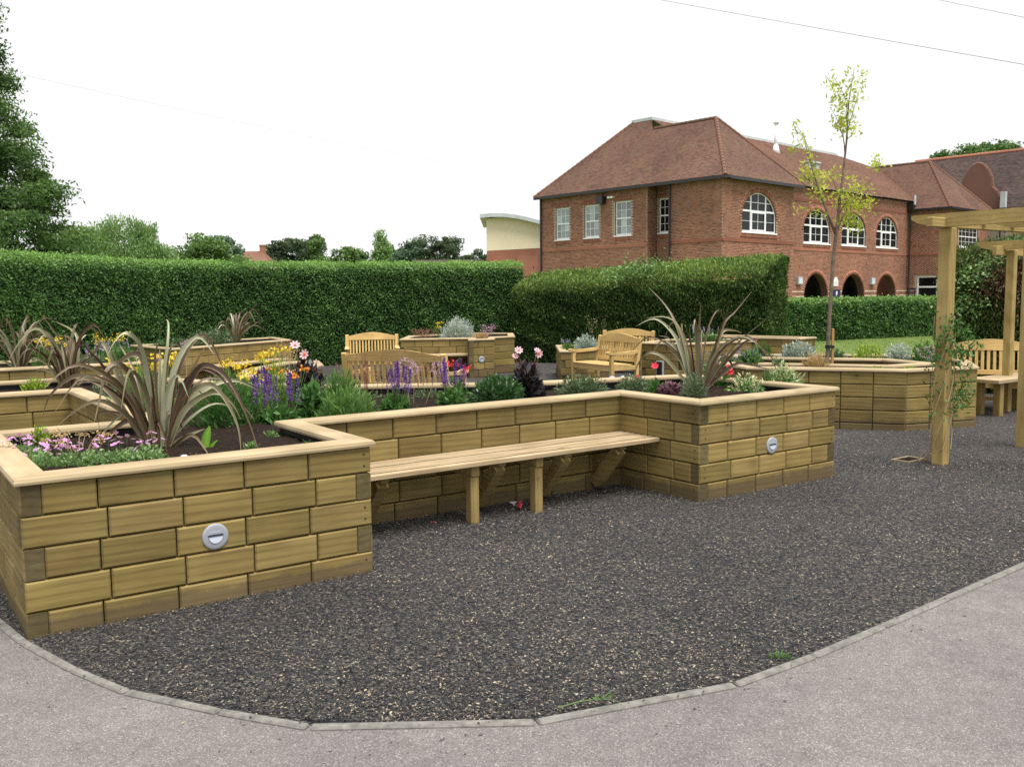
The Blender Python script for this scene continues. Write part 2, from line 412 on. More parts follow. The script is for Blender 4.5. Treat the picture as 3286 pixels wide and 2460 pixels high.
M['tile'] = mat_piece('clay_roof_tile', [(0.0, (0.108, 0.063, 0.048)), (0.4, (0.148, 0.080, 0.059)), (0.75, (0.178, 0.097, 0.071)), (1.0, (0.142, 0.086, 0.067))], 0.85, (0.13, 0.115, 0.065))
M['tile_old'] = mat_piece('lichened_roof_tile', [(0.0, (0.12, 0.07, 0.052)), (0.5, (0.17, 0.088, 0.062)), (1.0, (0.20, 0.105, 0.075))], 0.9, (0.10, 0.085, 0.05))
M['tile_dark'] = mat_piece('soot_dark_tile', [(0.0, (0.055, 0.042, 0.040)), (0.5, (0.085, 0.06, 0.055)), (1.0, (0.115, 0.08, 0.07))], 0.9, (0.05, 0.045, 0.04))
M['under'] = mat_plain('roof_underlay', (0.085, 0.04, 0.032), 0.9, 0.1)

# ---------------------------------------------------------------- mesh helpers
class MB:
    """collects faces, then links them as one mesh object"""
    def __init__(s):
        s.v, s.f, s.m = [], [], []
    def add(s, pts, faces, mi=0):
        o = len(s.v)
        s.v += [tuple(p) for p in pts]
        s.f += [tuple(i + o for i in f) for f in faces]
        s.m += [mi] * len(faces)
        return s
    def box(s, x0, x1, y0, y1, z0, z1, mi=0, mtx=None):
        p = [(x0, y0, z0), (x1, y0, z0), (x1, y1, z0), (x0, y1, z0), (x0, y0, z1), (x1, y0, z1), (x1, y1, z1), (x0, y1, z1)]
        if mtx is not None:
            p = [mtx @ Vector(q) for q in p]
        return s.add(p, [(0, 3, 2, 1), (4, 5, 6, 7), (0, 1, 5, 4), (1, 2, 6, 5), (2, 3, 7, 6), (3, 0, 4, 7)], mi)
    def bbox(s, x0, x1, y0, y1, z0, z1, c=0.004, mi=0, mtx=None):
        """box with every edge chamfered"""
        X, Y, Z = (x0, x1), (y0, y1), (z0, z1)
        sg = (1, -1)
        p, idx = [], {}
        for i in (0, 1):
            for j in (0, 1):
                for k in (0, 1):
                    for a in range(3):
                        q = [X[i] + sg[i] * c, Y[j] + sg[j] * c, Z[k] + sg[k] * c]
                        q[a] = (X[i], Y[j], Z[k])[a]
                        idx[i, j, k, a] = len(p)
                        p.append(q)
        fs = []
        for a in range(3):
            b, d = (a + 1) % 3, (a + 2) % 3
            for s0 in (0, 1):
                def key(sb, sd_):
                    t = [0, 0, 0]; t[a] = s0; t[b] = sb; t[d] = sd_
                    return idx[(*t, a)]
                q = [key(0, 0), key(1, 0), key(1, 1), key(0, 1)]
                fs.append(tuple(q if s0 else q[::-1]))
        for a in range(3):
            b, d = (a + 1) % 3, (a + 2) % 3
            for sb in (0, 1):
                for sd_ in (0, 1):
                    def kk(sa, ax):
                        t = [0, 0, 0]; t[a] = sa; t[b] = sb; t[d] = sd_
                        return idx[(*t, ax)]
                    q = [kk(0, b), kk(1, b), kk(1, d), kk(0, d)]
                    fs.append(tuple(q if (sb ^ sd_) else q[::-1]))
        for i in (0, 1):
            for j in (0, 1):
                for k in (0, 1):
                    q = [idx[i, j, k, 0], idx[i, j, k, 1], idx[i, j, k, 2]]
                    fs.append(tuple(q if (i + j + k) % 2 else q[::-1]))
        if mtx is not None:
            p = [mtx @ Vector(q) for q in p]
        return s.add(p, fs, mi)
    def prism(s, poly, a0, a1, axis='y', mi=0, mtx=None):
        """2-D outline pushed along an axis; outline counter-clockwise"""
        n = len(poly)
        mk = {'y': lambda p, a: (p[0], a, p[1]), 'z': lambda p, a: (p[0], p[1], a), 'x': lambda p, a: (a, p[0], p[1])}[axis]
        p = [mk(q, a0) for q in poly] + [mk(q, a1) for q in poly]
        if mtx is not None:
            p = [mtx @ Vector(q) for q in p]
        fs = [tuple(range(n)), tuple(range(2 * n - 1, n - 1, -1))]
        fs += [(i, i + n, (i + 1) % n + n, (i + 1) % n) for i in range(n)]
        if axis == 'z':
            fs = [f[::-1] for f in fs]
        return s.add(p, fs, mi)
    def tube(s, pts, rads, n=6, mi=0, cap=True):
        pts = [Vector(p) for p in pts]
        if isinstance(rads, (int, float)):
            rads = [rads] * len(pts)
        ring = []
        up = None
        for i, p in enumerate(pts):
            t = (pts[min(i + 1, len(pts) - 1)] - pts[max(i - 1, 0)]).normalized()
            if up is None:
                up = t.orthogonal().normalized()
            x = (up - t * up.dot(t))
            x = x.normalized() if x.length > 1e-6 else t.orthogonal().normalized()
            up = x
            y = t.cross(x)
            ring.append([p + (x * math.cos(2 * math.pi * k / n) + y * math.sin(2 * math.pi * k / n)) * rads[i] for k in range(n)])
        v = [q for r_ in ring for q in r_]
        fs = []
        for i in range(len(pts) - 1):
            for k in range(n):
                fs.append((i * n + k, i * n + (k + 1) % n, (i + 1) * n + (k + 1) % n, (i + 1) * n + k))
        if cap:
            fs.append(tuple(range(n))[::-1])
            fs.append(tuple(range((len(pts) - 1) * n, len(pts) * n)))
        return s.add(v, fs, mi)
    def mesh(s, name, mats):
        me = bpy.data.meshes.new(name)
        me.from_pydata(s.v, [], s.f)
        for m_ in (mats if isinstance(mats, (list, tuple)) else [mats]):
            me.materials.append(M[m_] if isinstance(m_, str) else m_)
        if any(s.m):
            me.polygons.foreach_set('material_index', s.m)
        me.update()
        return me
    def build(s, name, mats, parent=None, loc=None, rz=None, smooth=False):
        me = s.mesh(name, mats)
        if smooth:
            me.polygons.foreach_set('use_smooth', [True] * len(me.polygons))
        return link(name, me, parent, loc, rz)

def link(name, data, parent=None, loc=None, rz=None):
    o = bpy.data.objects.new(name, data)
    COL.objects.link(o)
    if parent is not None:
        o.parent = parent
    if loc is not None:
        o.location = loc
    if rz is not None:
        o.rotation_euler = (0, 0, rz)
    return o

def tag(o, label=None, cat=None, group=None, kind=None):
    for k, val in (('label', label), ('category', cat), ('group', group), ('kind', kind)):
        if val:
            o[k] = val
    return o

def thing(name, label, cat, loc=(0, 0, 0), rz=0.0, group=None):
    return tag(link(name, None, None, loc, rz), label, cat, group)

def fast_mesh(name, verts, quads, mats, rnd=None):
    """numpy arrays straight into a mesh; rnd is one value for each vertex"""
    me = bpy.data.meshes.new(name)
    nv, nq, k = len(verts), len(quads), quads.shape[1]
    me.vertices.add(nv)
    me.vertices.foreach_set('co', np.ascontiguousarray(verts, dtype=np.float32).ravel())
    me.loops.add(nq * k)
    me.loops.foreach_set('vertex_index', np.ascontiguousarray(quads, dtype=np.int32).ravel())
    me.polygons.add(nq)
    me.polygons.foreach_set('loop_start', np.arange(nq, dtype=np.int32) * k)
    me.polygons.foreach_set('loop_total', np.full(nq, k, dtype=np.int32))
    for m_ in (mats if isinstance(mats, (list, tuple)) else [mats]):
        me.materials.append(M[m_])
    if rnd is not None:
        at = me.attributes.new('rnd', 'FLOAT', 'POINT')
        at.data.foreach_set('value', np.ascontiguousarray(rnd, dtype=np.float32))
    me.update(calc_edges=True)
    return me

def unit(a):
    return a / np.maximum(np.linalg.norm(a, axis=1, keepdims=True), 1e-9)

def leaf_mesh(name, c, axis, nrm, ln, wd, rnd, mat):
    """one pointed four-cornered leaf for each centre"""
    n = len(c)
    a = unit(axis)
    b = unit(np.cross(a, nrm))
    ln = np.broadcast_to(np.asarray(ln, float), (n,))[:, None]
    wd = np.broadcast_to(np.asarray(wd, float), (n,))[:, None]
    up = np.cross(b, a)
    v = np.stack([c - a * ln / 2, c + b * wd / 2 + up * wd * 0.15, c + a * ln / 2, c - b * wd / 2 + up * wd * 0.15], 1).reshape(-1, 3)
    q = np.arange(n * 4).reshape(n, 4)
    return fast_mesh(name, v, q, mat, np.repeat(np.clip(rnd, 0, 1), 4))

def rvec(n):
    return unit(NR.normal(size=(n, 3)))

def wavy(p, f=1.0, seed=0.0):
    """cheap smooth noise in -1..1"""
    x, y, z = p[:, 0] * f, p[:, 1] * f, p[:, 2] * f
    return (np.sin(x * 1.7 + y * 0.9 + seed) + np.sin(y * 2.3 - z * 1.4 + seed * 2.1) + np.sin(z * 2.9 + x * 1.3 + seed * 0.7)
            + np.sin((x + y + z) * 3.7 + seed * 3)) / 4

def in_poly(px, py, poly):
    res = np.zeros(len(px), bool)
    n = len(poly)
    for i in range(n):
        x0, y0 = poly[i]
        x1, y1 = poly[(i + 1) % n]
        if y0 == y1:
            continue
        c = ((y0 > py) != (y1 > py)) & (px < (x1 - x0) * (py - y0) / (y1 - y0) + x0)
        res ^= c
    return res

# the garden's own grid: origin at the near corner of the large bed, U along its front, V away from the path
OA, YAW = Vector((-2.23, 4.08)), math.radians(54.6)
UD, VD = Vector((math.sin(YAW), math.cos(YAW))), Vector((-math.cos(YAW), math.sin(YAW)))
UANG = math.pi / 2 - YAW
def W(u, v):
    p = OA + UD * u + VD * v
    return (p.x, p.y)
def gz(y):
    return -min(0.12, 0.0075 * max(0.0, y - 5.0))

# ---------------------------------------------------------------- ground, path, lawn
def sheet(name, poly, mat, zf, step=None, kind='structure', label=None, cat=None):
    """flat or gently falling sheet with a straight-sided outline"""
    mb = MB()
    mb.add([(x, y, zf(y)) for x, y in poly], [tuple(range(len(poly)))])
    return tag(mb.build(name, mat), label, cat, None, kind)

EDGE = [(-6.6, 11.0), (-5.3, 8.6), (-4.2, 6.6), (-3.3, 5.25), (-2.51, 4.36), (-2.21, 4.05), (-1.83, 3.73), (-1.52, 3.51), (-1.1, 3.33), (-0.74, 3.2), (-0.34, 3.17), (0.07, 3.22),
        (0.45, 3.35), (0.86, 3.52), (1.26, 3.8), (1.69, 4.14), (2.3, 4.62), (2.91, 5.12), (4.4, 6.25), (6.4, 7.7), (9.0, 9.6), (14, 13)]
tag(MB().add([(-700, -300, -0.35), (700, -300, -0.35), (700, 1200, -0.35), (-700, 1200, -0.35)], [(0, 1, 2, 3)]).build('ground', 'field'),
    'rough grassland all around the garden', 'ground', None, 'structure')
sheet('path', [(-40, 11), (-40, -8), (40, -8), (40, 13)] + EDGE[::-1], 'tarmac', lambda y: 0.0, label='pale worn tarmac path in the foreground', cat='path')

# mulch surface as a fine strip mesh from the edging to the hedges, following the slight fall of the ground
def mulch_sheet():
    mb = MB()
    rows = [0.0, 0.25, 0.5, 1, 2, 4, 7, 11, 16, 24]
    pts = []
    for (x, y) in EDGE:
        for t in rows:
            yy = y + t * (max(26.0 - y, 1) / 24)
            pts.append((x, yy, gz(yy) - 0.004))
    k = len(rows)
    fs = [(i * k + j, (i + 1) * k + j, (i + 1) * k + j + 1, i * k + j + 1) for i in range(len(EDGE) - 1) for j in range(k - 1)]
    mb.add(pts, fs)
    return mb.build('mulch_surface', 'mulch')
tag(mulch_sheet(), 'dark shredded bark and rubber mulch between the raised beds', 'mulch', None, 'structure')
sheet('lawn', [(6.0, 13.6), (20, 19), (40, 34), (40, 44), (6.0, 44), (5.9, 20.5), (6.05, 17.5)], 'lawn', lambda y: -0.085, label='mown lawn behind the raised beds', cat='lawn')

# concrete edging strips between the path and the mulch
kerb = tag(link('kerb', None), 'pale concrete edging strip curving along the mulch', 'kerb', None, 'structure')
def edging(a, b):
    d = (Vector(b) - Vector(a))
    ln = d.length
    MB().bbox(0.003, ln - 0.003, -0.042, 0.0, -0.1, 0.012, 0.007).build('edging_strip', 'kerb', kerb, (a[0], a[1], 0), math.atan2(d.y, d.x))
KP = [EDGE[0], EDGE[2], EDGE[4], EDGE[5], EDGE[6], EDGE[7], EDGE[8], EDGE[9], EDGE[11], EDGE[13], EDGE[14], EDGE[15], EDGE[17], EDGE[18], EDGE[19], EDGE[20], EDGE[21]]
for a_, b_ in zip(KP[:-1], KP[1:]):
    edging(a_, b_)

# ---------------------------------------------------------------- raised beds of interlocking timber blocks
T_BL, H_BL, C_BL = 0.09, 0.15, 0.0085
_blocks = {}
def block_mesh(ln, h, lit_ends):
    key = (round(ln, 3), round(h, 3))
    if key in _blocks:
        return _blocks[key]
    c, t, g = C_BL, T_BL, 0.003
    x0, x1, z0, z1 = g, ln - g, g, h - g
    p = [(x0 + c, 0, z0 + c), (x1 - c, 0, z0 + c), (x1 - c, 0, z1 - c), (x0 + c, 0, z1 - c),
         (x0, c, z0), (x1, c, z0), (x1, c, z1), (x0, c, z1),
         (x0, t, z0), (x1, t, z0), (x1, t, z1), (x0, t, z1)]
    f = [(0, 1, 2, 3), (4, 5, 1, 0), (1, 5, 6, 2), (2, 6, 7, 3), (4, 0, 3, 7), (5, 9, 10, 6), (8, 4, 7, 11), (7, 6, 10, 11), (8, 9, 5, 4), (9, 8, 11, 10)]
    mb = MB().add(p, f)
    mb.m[5] = mb.m[6] = 1
    _blocks[key] = mb.mesh('block', ['block', 'endgrain'])
    return _blocks[key]

def offset_dirs(poly):
    """mitre vectors: moving a corner by m*q moves both its edges outward by q (outline counter-clockwise)"""
    n = len(poly)
    P = [Vector(p) for p in poly]
    D = [(P[(i + 1) % n] - P[i]).normalized() for i in range(n)]
    res = []
    for i in range(n):
        n0 = Vector((D[i - 1].y, -D[i - 1].x))
        n1 = Vector((D[i].y, -D[i].x))
        m_ = n0 + n1
        res.append(m_ / max(0.3, (m_.dot(n1))))
    return P, D, res

def raised_bed(label, poly, ztop, rows, base, Ls=None, L=0.345, stagger=0.04, soil_drop=0.085, seed=0, ends=True, screws=()):
    """poly: outline seen from above, counter-clockwise; ztop: top of the coping"""
    P, D, MV = offset_dirs(poly)
    n = len(P)
    c0 = sum((p for p in P), Vector((0, 0))) / n
    root = thing('raised_bed', label, 'raised bed', (c0.x, c0.y, base), 0, 'timber raised beds')
    org = Vector((c0.x, c0.y, base))
    def rel(x, y, z):
        return (x - org.x, y - org.y, z - org.z)
    zb = ztop - 0.034
    for i in range(n):
        a, d = P[i], D[i]
        ln = (P[(i + 1) % n] - a).length
        ang = math.atan2(d.y, d.x)
        def square(j):
            cr = D[j - 1].x * D[j].y - D[j - 1].y * D[j].x
            dt = abs(D[j - 1].dot(D[j]))
            return cr > 0.7 and dt < 0.35
        def concave(j):
            return D[j - 1].x * D[j].y - D[j - 1].y * D[j].x < -0.2
        Le = (Ls or {}).get(i, L)
        for r in range(rows):
            s0, s1 = 0.0, ln
            row_tone = R.uniform(0.80, 1.14)         # each course is one length of timber
            if square(i):
                s0 = 0.0 if (r + seed) % 2 else T_BL
            elif concave(i):
                s0 = -0.02
            if square((i + 1) % n):
                s1 = ln - T_BL if (r + seed) % 2 else ln
            elif concave((i + 1) % n):
                s1 = ln + 0.02
            k = max(1, round(ln / Le))
            st = ln / k
            off = stagger * (0.5 if r % 2 else -0.5)
            cuts = [s0] + [j * st + off for j in range(1, k) if s0 + 0.1 < j * st + off < s1 - 0.1] + [s1]
            z1 = zb - r * H_BL
            z0 = z1 - H_BL
            for sa, sb in zip(cuts[:-1], cuts[1:]):
                p = a + d * sa
                bo = link('block', block_mesh(sb - sa, H_BL, True), root, rel(p.x, p.y, z0), ang)
                k_ = row_tone * R.uniform(0.95, 1.05)
                bo.color = (k_, k_ * R.uniform(0.97, 1.01), k_ * R.uniform(0.92, 1.02), 1)
    # coping boards, mitred
    prof = [(0.020, zb), (0.022, zb + 0.012), (0.016, zb + 0.028), (0.006, ztop), (-0.118, ztop), (-0.128, zb + 0.028), (-0.132, zb + 0.012), (-0.130, zb)]
    for i in range(n):
        j = (i + 1) % n
        d = D[i]
        ln = (P[j] - P[i]).length
        mid = (P[i] + P[j]) / 2
        ang = math.atan2(d.y, d.x)
        pts = []
        for q, z in prof:
            for w, e in ((i, 0.0012), (j, -0.0012)):
                pw = P[w] + MV[w] * q - mid + d * e
                pts.append((pw.dot(d), pw.dot(Vector((-d.y, d.x))), z - ztop))
        m_ = len(prof)
        fs = [(2 * k, 2 * k + 1, (2 * k + 3) % (2 * m_), (2 * k + 2) % (2 * m_)) for k in range(m_)]
        fs += [tuple(range(0, 2 * m_, 2)), tuple(range(2 * m_ - 1, 0, -2))]
        MB().add(pts, fs).build('coping_board', 'coping', root, rel(mid.x, mid.y, ztop), ang)
    # liner inside the walls
    mb = MB()
    for i in range(n):
        j = (i + 1) % n
        q0, q1 = -T_BL - 0.002, -T_BL - 0.012
        pts = [P[i] + MV[i] * q0, P[j] + MV[j] * q0, P[j] + MV[j] * q1, P[i] + MV[i] * q1]
        v = [rel(p.x, p.y, z) for z in (base - 0.05, zb - 0.002) for p in pts]
        mb.add(v, [(0, 1, 5, 4), (1, 2, 6, 5), (2, 3, 7, 6), (3, 0, 4, 7), (4, 5, 6, 7)])
    mb.build('liner', 'liner', root)
    # soil
    ins = [tuple(P[i] + MV[i] * (-T_BL - 0.006)) for i in range(n)]
    xs, ys = [p[0] for p in ins], [p[1] for p in ins]
    st = 0.07
    gx = np.arange(min(xs) - st, max(xs) + st, st)
    gy = np.arange(min(ys) - st, max(ys) + st, st)
    X, Y = np.meshgrid(gx, gy)
    cx, cy = (X[:-1, :-1] + st / 2).ravel(), (Y[:-1, :-1] + st / 2).ravel()
    ok = in_poly(cx, cy, ins)
    pts = np.stack([X.ravel(), Y.ravel(), np.zeros(X.size)], 1)
    pts[:, 2] = ztop - soil_drop + 0.018 * wavy(pts, 3.1, seed) + NR.normal(0, 0.006, len(pts))
    w_ = X.shape[1]
    ii, jj = np.divmod(np.nonzero(ok)[0], w_ - 1)
    a0 = ii * w_ + jj
    quads = np.stack([a0, a0 + 1, a0 + w_ + 1, a0 + w_], 1)
    used, inv = np.unique(quads.ravel(), return_inverse=True)
    so = link('soil', fast_mesh('soil', pts[used] - np.array(org), inv.reshape(-1, 4), 'soil'), root)
    so.data.polygons.foreach_set('use_smooth', [True] * len(so.data.polygons))
    return root, org

def wall_light(root, org, p, ang, lab):
    """round bulkhead lamp: rim, bowl and the hooded slot; faces local -Y"""
    mb = MB()
    n = 28
    rings = [(0.057, 0.0), (0.0565, -0.006), (0.054, -0.009), (0.047, -0.0108), (0.040, -0.0114), (0.030, -0.0118)]
    v = [(r_ * math.cos(2 * math.pi * k / n), y, r_ * math.sin(2 * math.pi * k / n)) for r_, y in rings for k in range(n)]
    f = []
    for i in range(len(rings) - 1):
        for k in range(n):
            f.append((i * n + k, i * n + (k + 1) % n, (i + 1) * n + (k + 1) % n, (i + 1) * n + k))
    f.append(tuple(range((len(rings) - 1) * n, len(rings) * n)))
    mb.add(v, f)
    o = mb.build('wall_light', 'light_grey', root, (p[0] - org.x, p[1] - org.y, p[2] - org.z), ang, True)
    o['label'] = lab
    o.scale = (1.18, 0.8, 1.18)
    lens = [(0.030 * math.cos(t), 0.002 + 0.030 * math.sin(t)) for t in [math.pi + k * math.pi / 10 for k in range(11)]]
    MB().prism(lens, -0.0165, -0.0125).build('lens', 'light_lens', o)
    MB().prism([(-0.031, 0.0025), (0.031, 0.0025), (0.030, 0.012), (-0.030, 0.012)], -0.019, -0.0125).build('slot', 'slot', o)
    MB().prism([(-0.033, 0.012), (0.033, 0.012), (0.024, 0.022), (-0.024, 0.022)], -0.0205, -0.0125).build('hood', 'light_grey', o)

MAIN = [W(*p) for p in [(0, 0), (1.76, 0), (1.76, 1.0), (4.54, 1.0), (4.54, 0.12), (6.2, 0.12), (6.2, 1.82), (4.43, 2.28), (3.09, 3.13), (2.37, 4.08),
                        (1.75, 5.78), (0, 5.78), (0, 4.37), (0.97, 4.37), (0.97, 1.79), (0, 1.79)]]
MLs = {7: 0.6, 8: 0.6, 9: 0.6, 10: 0.6, 11: 0.6, 6: 0.5}
bed, borg = raised_bed('large L-shaped raised timber bed with slatted bench set in its front', MAIN, 0.748, 5, -0.002, MLs, seed=0)
pl = W(0.873, -0.0005)
wall_light(bed, borg, (pl[0], pl[1], 0.34), UANG, 'round grey recessed light low on the near front corner block')
pl = W(5.37, 0.1195)
wall_light(bed, borg, (pl[0], pl[1], 0.33), UANG, 'round grey recessed light on the far front corner block')
# screws at the ends of the through blocks
scm = MB().tube([(0, 0.004, 0), (0, -0.0012, 0)], 0.0065, 8).mesh('screw', 'screw')
def screw(u, v, z, ang):
    p = W(u, v)
    link('screw', scm, bed, (p[0] - borg.x, p[1] - borg.y, z - borg.z), ang)
for z in (0.67, 0.605, 0.37, 0.305, 0.07):
    screw(1.715, 0, z, UANG)
for z in (0.525, 0.46, 0.225, 0.16):
    screw(4.60, 0.12, z, UANG)
for z in (0.67, 0.605, 0.37, 0.07, 0.305):
    screw(6.15, 0.12, z, UANG)
for z in (0.67, 0.605, 0.37, 0.305, 0.07):
    screw(4.54, 0.17, z, UANG - math.pi / 2)

QB = [(2.83, 11.03), (4.50, 10.43), (5.47, 10.76), (5.88, 11.85), (5.45, 13.05), (3.15, 13.45), (3.2, 12.75), (4.9, 12.12), (5.12, 11.42), (4.55, 11.12), (3.39, 11.62), (2.62, 11.95)]
beds = {}
beds['q'] = raised_bed('angular raised bed by the pergola post with a young tree in its hollow', QB, 0.665, 5, -0.045, {4: 0.6, 5: .6, 6: .6}, 0.345, 0.0, 0.06, 2)
PB = [(-2.3, 19.04), (-0.87, 19.3), (-0.86, 18.59), (-0.37, 18.83), (-0.36, 19.6), (0.06, 19.9), (0.02, 21.6), (-1.0, 21.9), (-2.3, 20.6)]
beds['p'] = raised_bed('tall raised bed topped by a silver shrub in front of the far hedge', PB, 0.68, 6, -0.105, {5: .7, 6: .7, 7: .7, 8: .7}, 0.36, 0.14, 0.06, 1)
beds['n'] = raised_bed('raised bed of catmint between the large bed and the left hedge', [(-7.3, 10.85), (-5.0, 12.5), (-5.7, 13.9), (-8.0, 12.4)], 0.70, 5, -0.05, {1: .7, 2: .7, 3: .7}, 0.38, 0.04, 0.06, 0)
beds['n2'] = raised_bed('far raised bed with a small flax below the long hedge', [(-5.92, 16.0), (-4.6, 19.1), (-5.3, 20.4), (-7.2, 17.4)], 0.69, 5, -0.09, {1: .7, 2: .7, 3: .7}, 0.40, 0.15, 0.06, 3)
beds['t'] = raised_bed('narrow raised bed beside the bench seen from behind', [(-2.98, 10.02), (-2.48, 10.03), (-2.42, 11.7), (-2.62, 12.4), (-3.05, 12.3), (-3.2, 10.95)], 0.70, 5, -0.04, None, 0.4, 0.04, 0.06, 0)
beds['r'] = raised_bed('raised bed directly behind the sideways garden bench', [(2.42, 17.15), (3.07, 16.5), (4.62, 17.41), (4.3, 18.15), (3.1, 18.3)], 0.66, 5, -0.09, {2: .6, 3: .6, 4: .6}, 0.36, 0.1, 0.06, 1)
beds['r2'] = raised_bed('long raised bed against the cut end of the cypress hedge', [(4.0, 19.75), (5.68, 18.14), (6.15, 18.6), (4.5, 20.3)], 0.655, 5, -0.095, {2: .7, 3: .7}, 0.42, 0.0, 0.06, 1)
beds['s'] = raised_bed('low raised bed with a silver-green shrub left of the sideways bench', [(0.92, 17.4), (1.25, 17.33), (1.9, 18.2), (2.0, 19.2), (0.95, 19.5)], 0.50, 4, -0.09, {2: .7, 3: .7}, 0.36, 0.0, 0.06, 1)
wall_light(*beds['p'], (-0.615, 18.7085, 0.26), math.atan2(0.24, 0.49), 'round grey light on the narrow front of the far bed')

# ---------------------------------------------------------------- slatted bench let into the front of the large bed
def built_in_bench(label, o, ang, ln, depth, z, base, nslat=7, legs=(), braces=(), group=None):
    """origin at the left end of the back edge; runs along local X, front at local -Y"""
    b = thing('built_in_bench', label, 'bench', (o[0], o[1], base), ang, group)
    w = depth / nslat
    for k in range(nslat):
        mb = MB().bbox(0.004, ln - 0.004, -depth + k * w + (0.0 if k == 0 else 0.009), -depth + (k + 1) * w - 0.009, z - 0.032 - base, z - base + R.uniform(-.0015, .0015), 0.0025)
        if k:                                    # inner edges coloured dark: the shade in the gaps is painted on
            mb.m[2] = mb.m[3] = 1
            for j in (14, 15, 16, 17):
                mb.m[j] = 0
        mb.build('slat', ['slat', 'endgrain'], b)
    for lx in legs:
        MB().bbox(lx - 0.034, lx + 0.034, -depth + 0.05, -depth + 0.118, -0.05, z - 0.11 - base, 0.005).build('leg', 'leg_v', b)
        MB().bbox(lx - 0.034, lx + 0.034, -depth + 0.04, -0.01, z - 0.108 - base, z - 0.034 - base, 0.005).build('bearer', 'leg', b)
    for bx in braces:
        MB().bbox(bx - 0.03, bx + 0.03, -depth + 0.12, -0.01, z - 0.085 - base, z - 0.034 - base, 0.005).build('bearer', 'leg', b)
        y0, z0, y1, z1 = -0.012, 0.03, -depth + 0.17, z - 0.09 - base
        d = Vector((0, y1 - y0, z1 - z0))
        n_ = Vector((0, -d.z, d.y)).normalized() * 0.042
        q = [(y0 - n_.y, z0 - n_.z), (y1 - n_.y, z1 - n_.z), (y1 + n_.y, z1 + n_.z), (y0 + n_.y, z0 + n_.z)]
        MB().prism(q, bx - 0.04, bx + 0.04, 'x').build('brace', 'leg', b)
    return b
o_ = W(1.763, 0.995)
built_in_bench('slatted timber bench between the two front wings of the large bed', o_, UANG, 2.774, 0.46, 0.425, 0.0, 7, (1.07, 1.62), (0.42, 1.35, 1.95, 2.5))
o_ = (-1.75, 19.11)
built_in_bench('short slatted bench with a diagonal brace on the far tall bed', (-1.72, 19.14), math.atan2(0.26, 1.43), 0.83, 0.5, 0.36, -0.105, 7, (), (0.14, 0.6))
dd = Vector((1.32, 3.1)).normalized()
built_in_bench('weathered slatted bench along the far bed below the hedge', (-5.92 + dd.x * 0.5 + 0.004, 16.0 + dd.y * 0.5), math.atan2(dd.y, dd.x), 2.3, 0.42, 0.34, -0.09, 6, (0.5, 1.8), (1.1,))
dd = Vector((1.68, -1.61)).normalized()
built_in_bench('pale slatted bench along the bed at the end of the cypress hedge', (4.0 + dd.x * 1.1 - .003, 19.75 + dd.y * 1.1 - .003), math.atan2(dd.y, dd.x), 1.15, 0.4, 0.33, -0.095, 6, (0.3, 0.85), ())

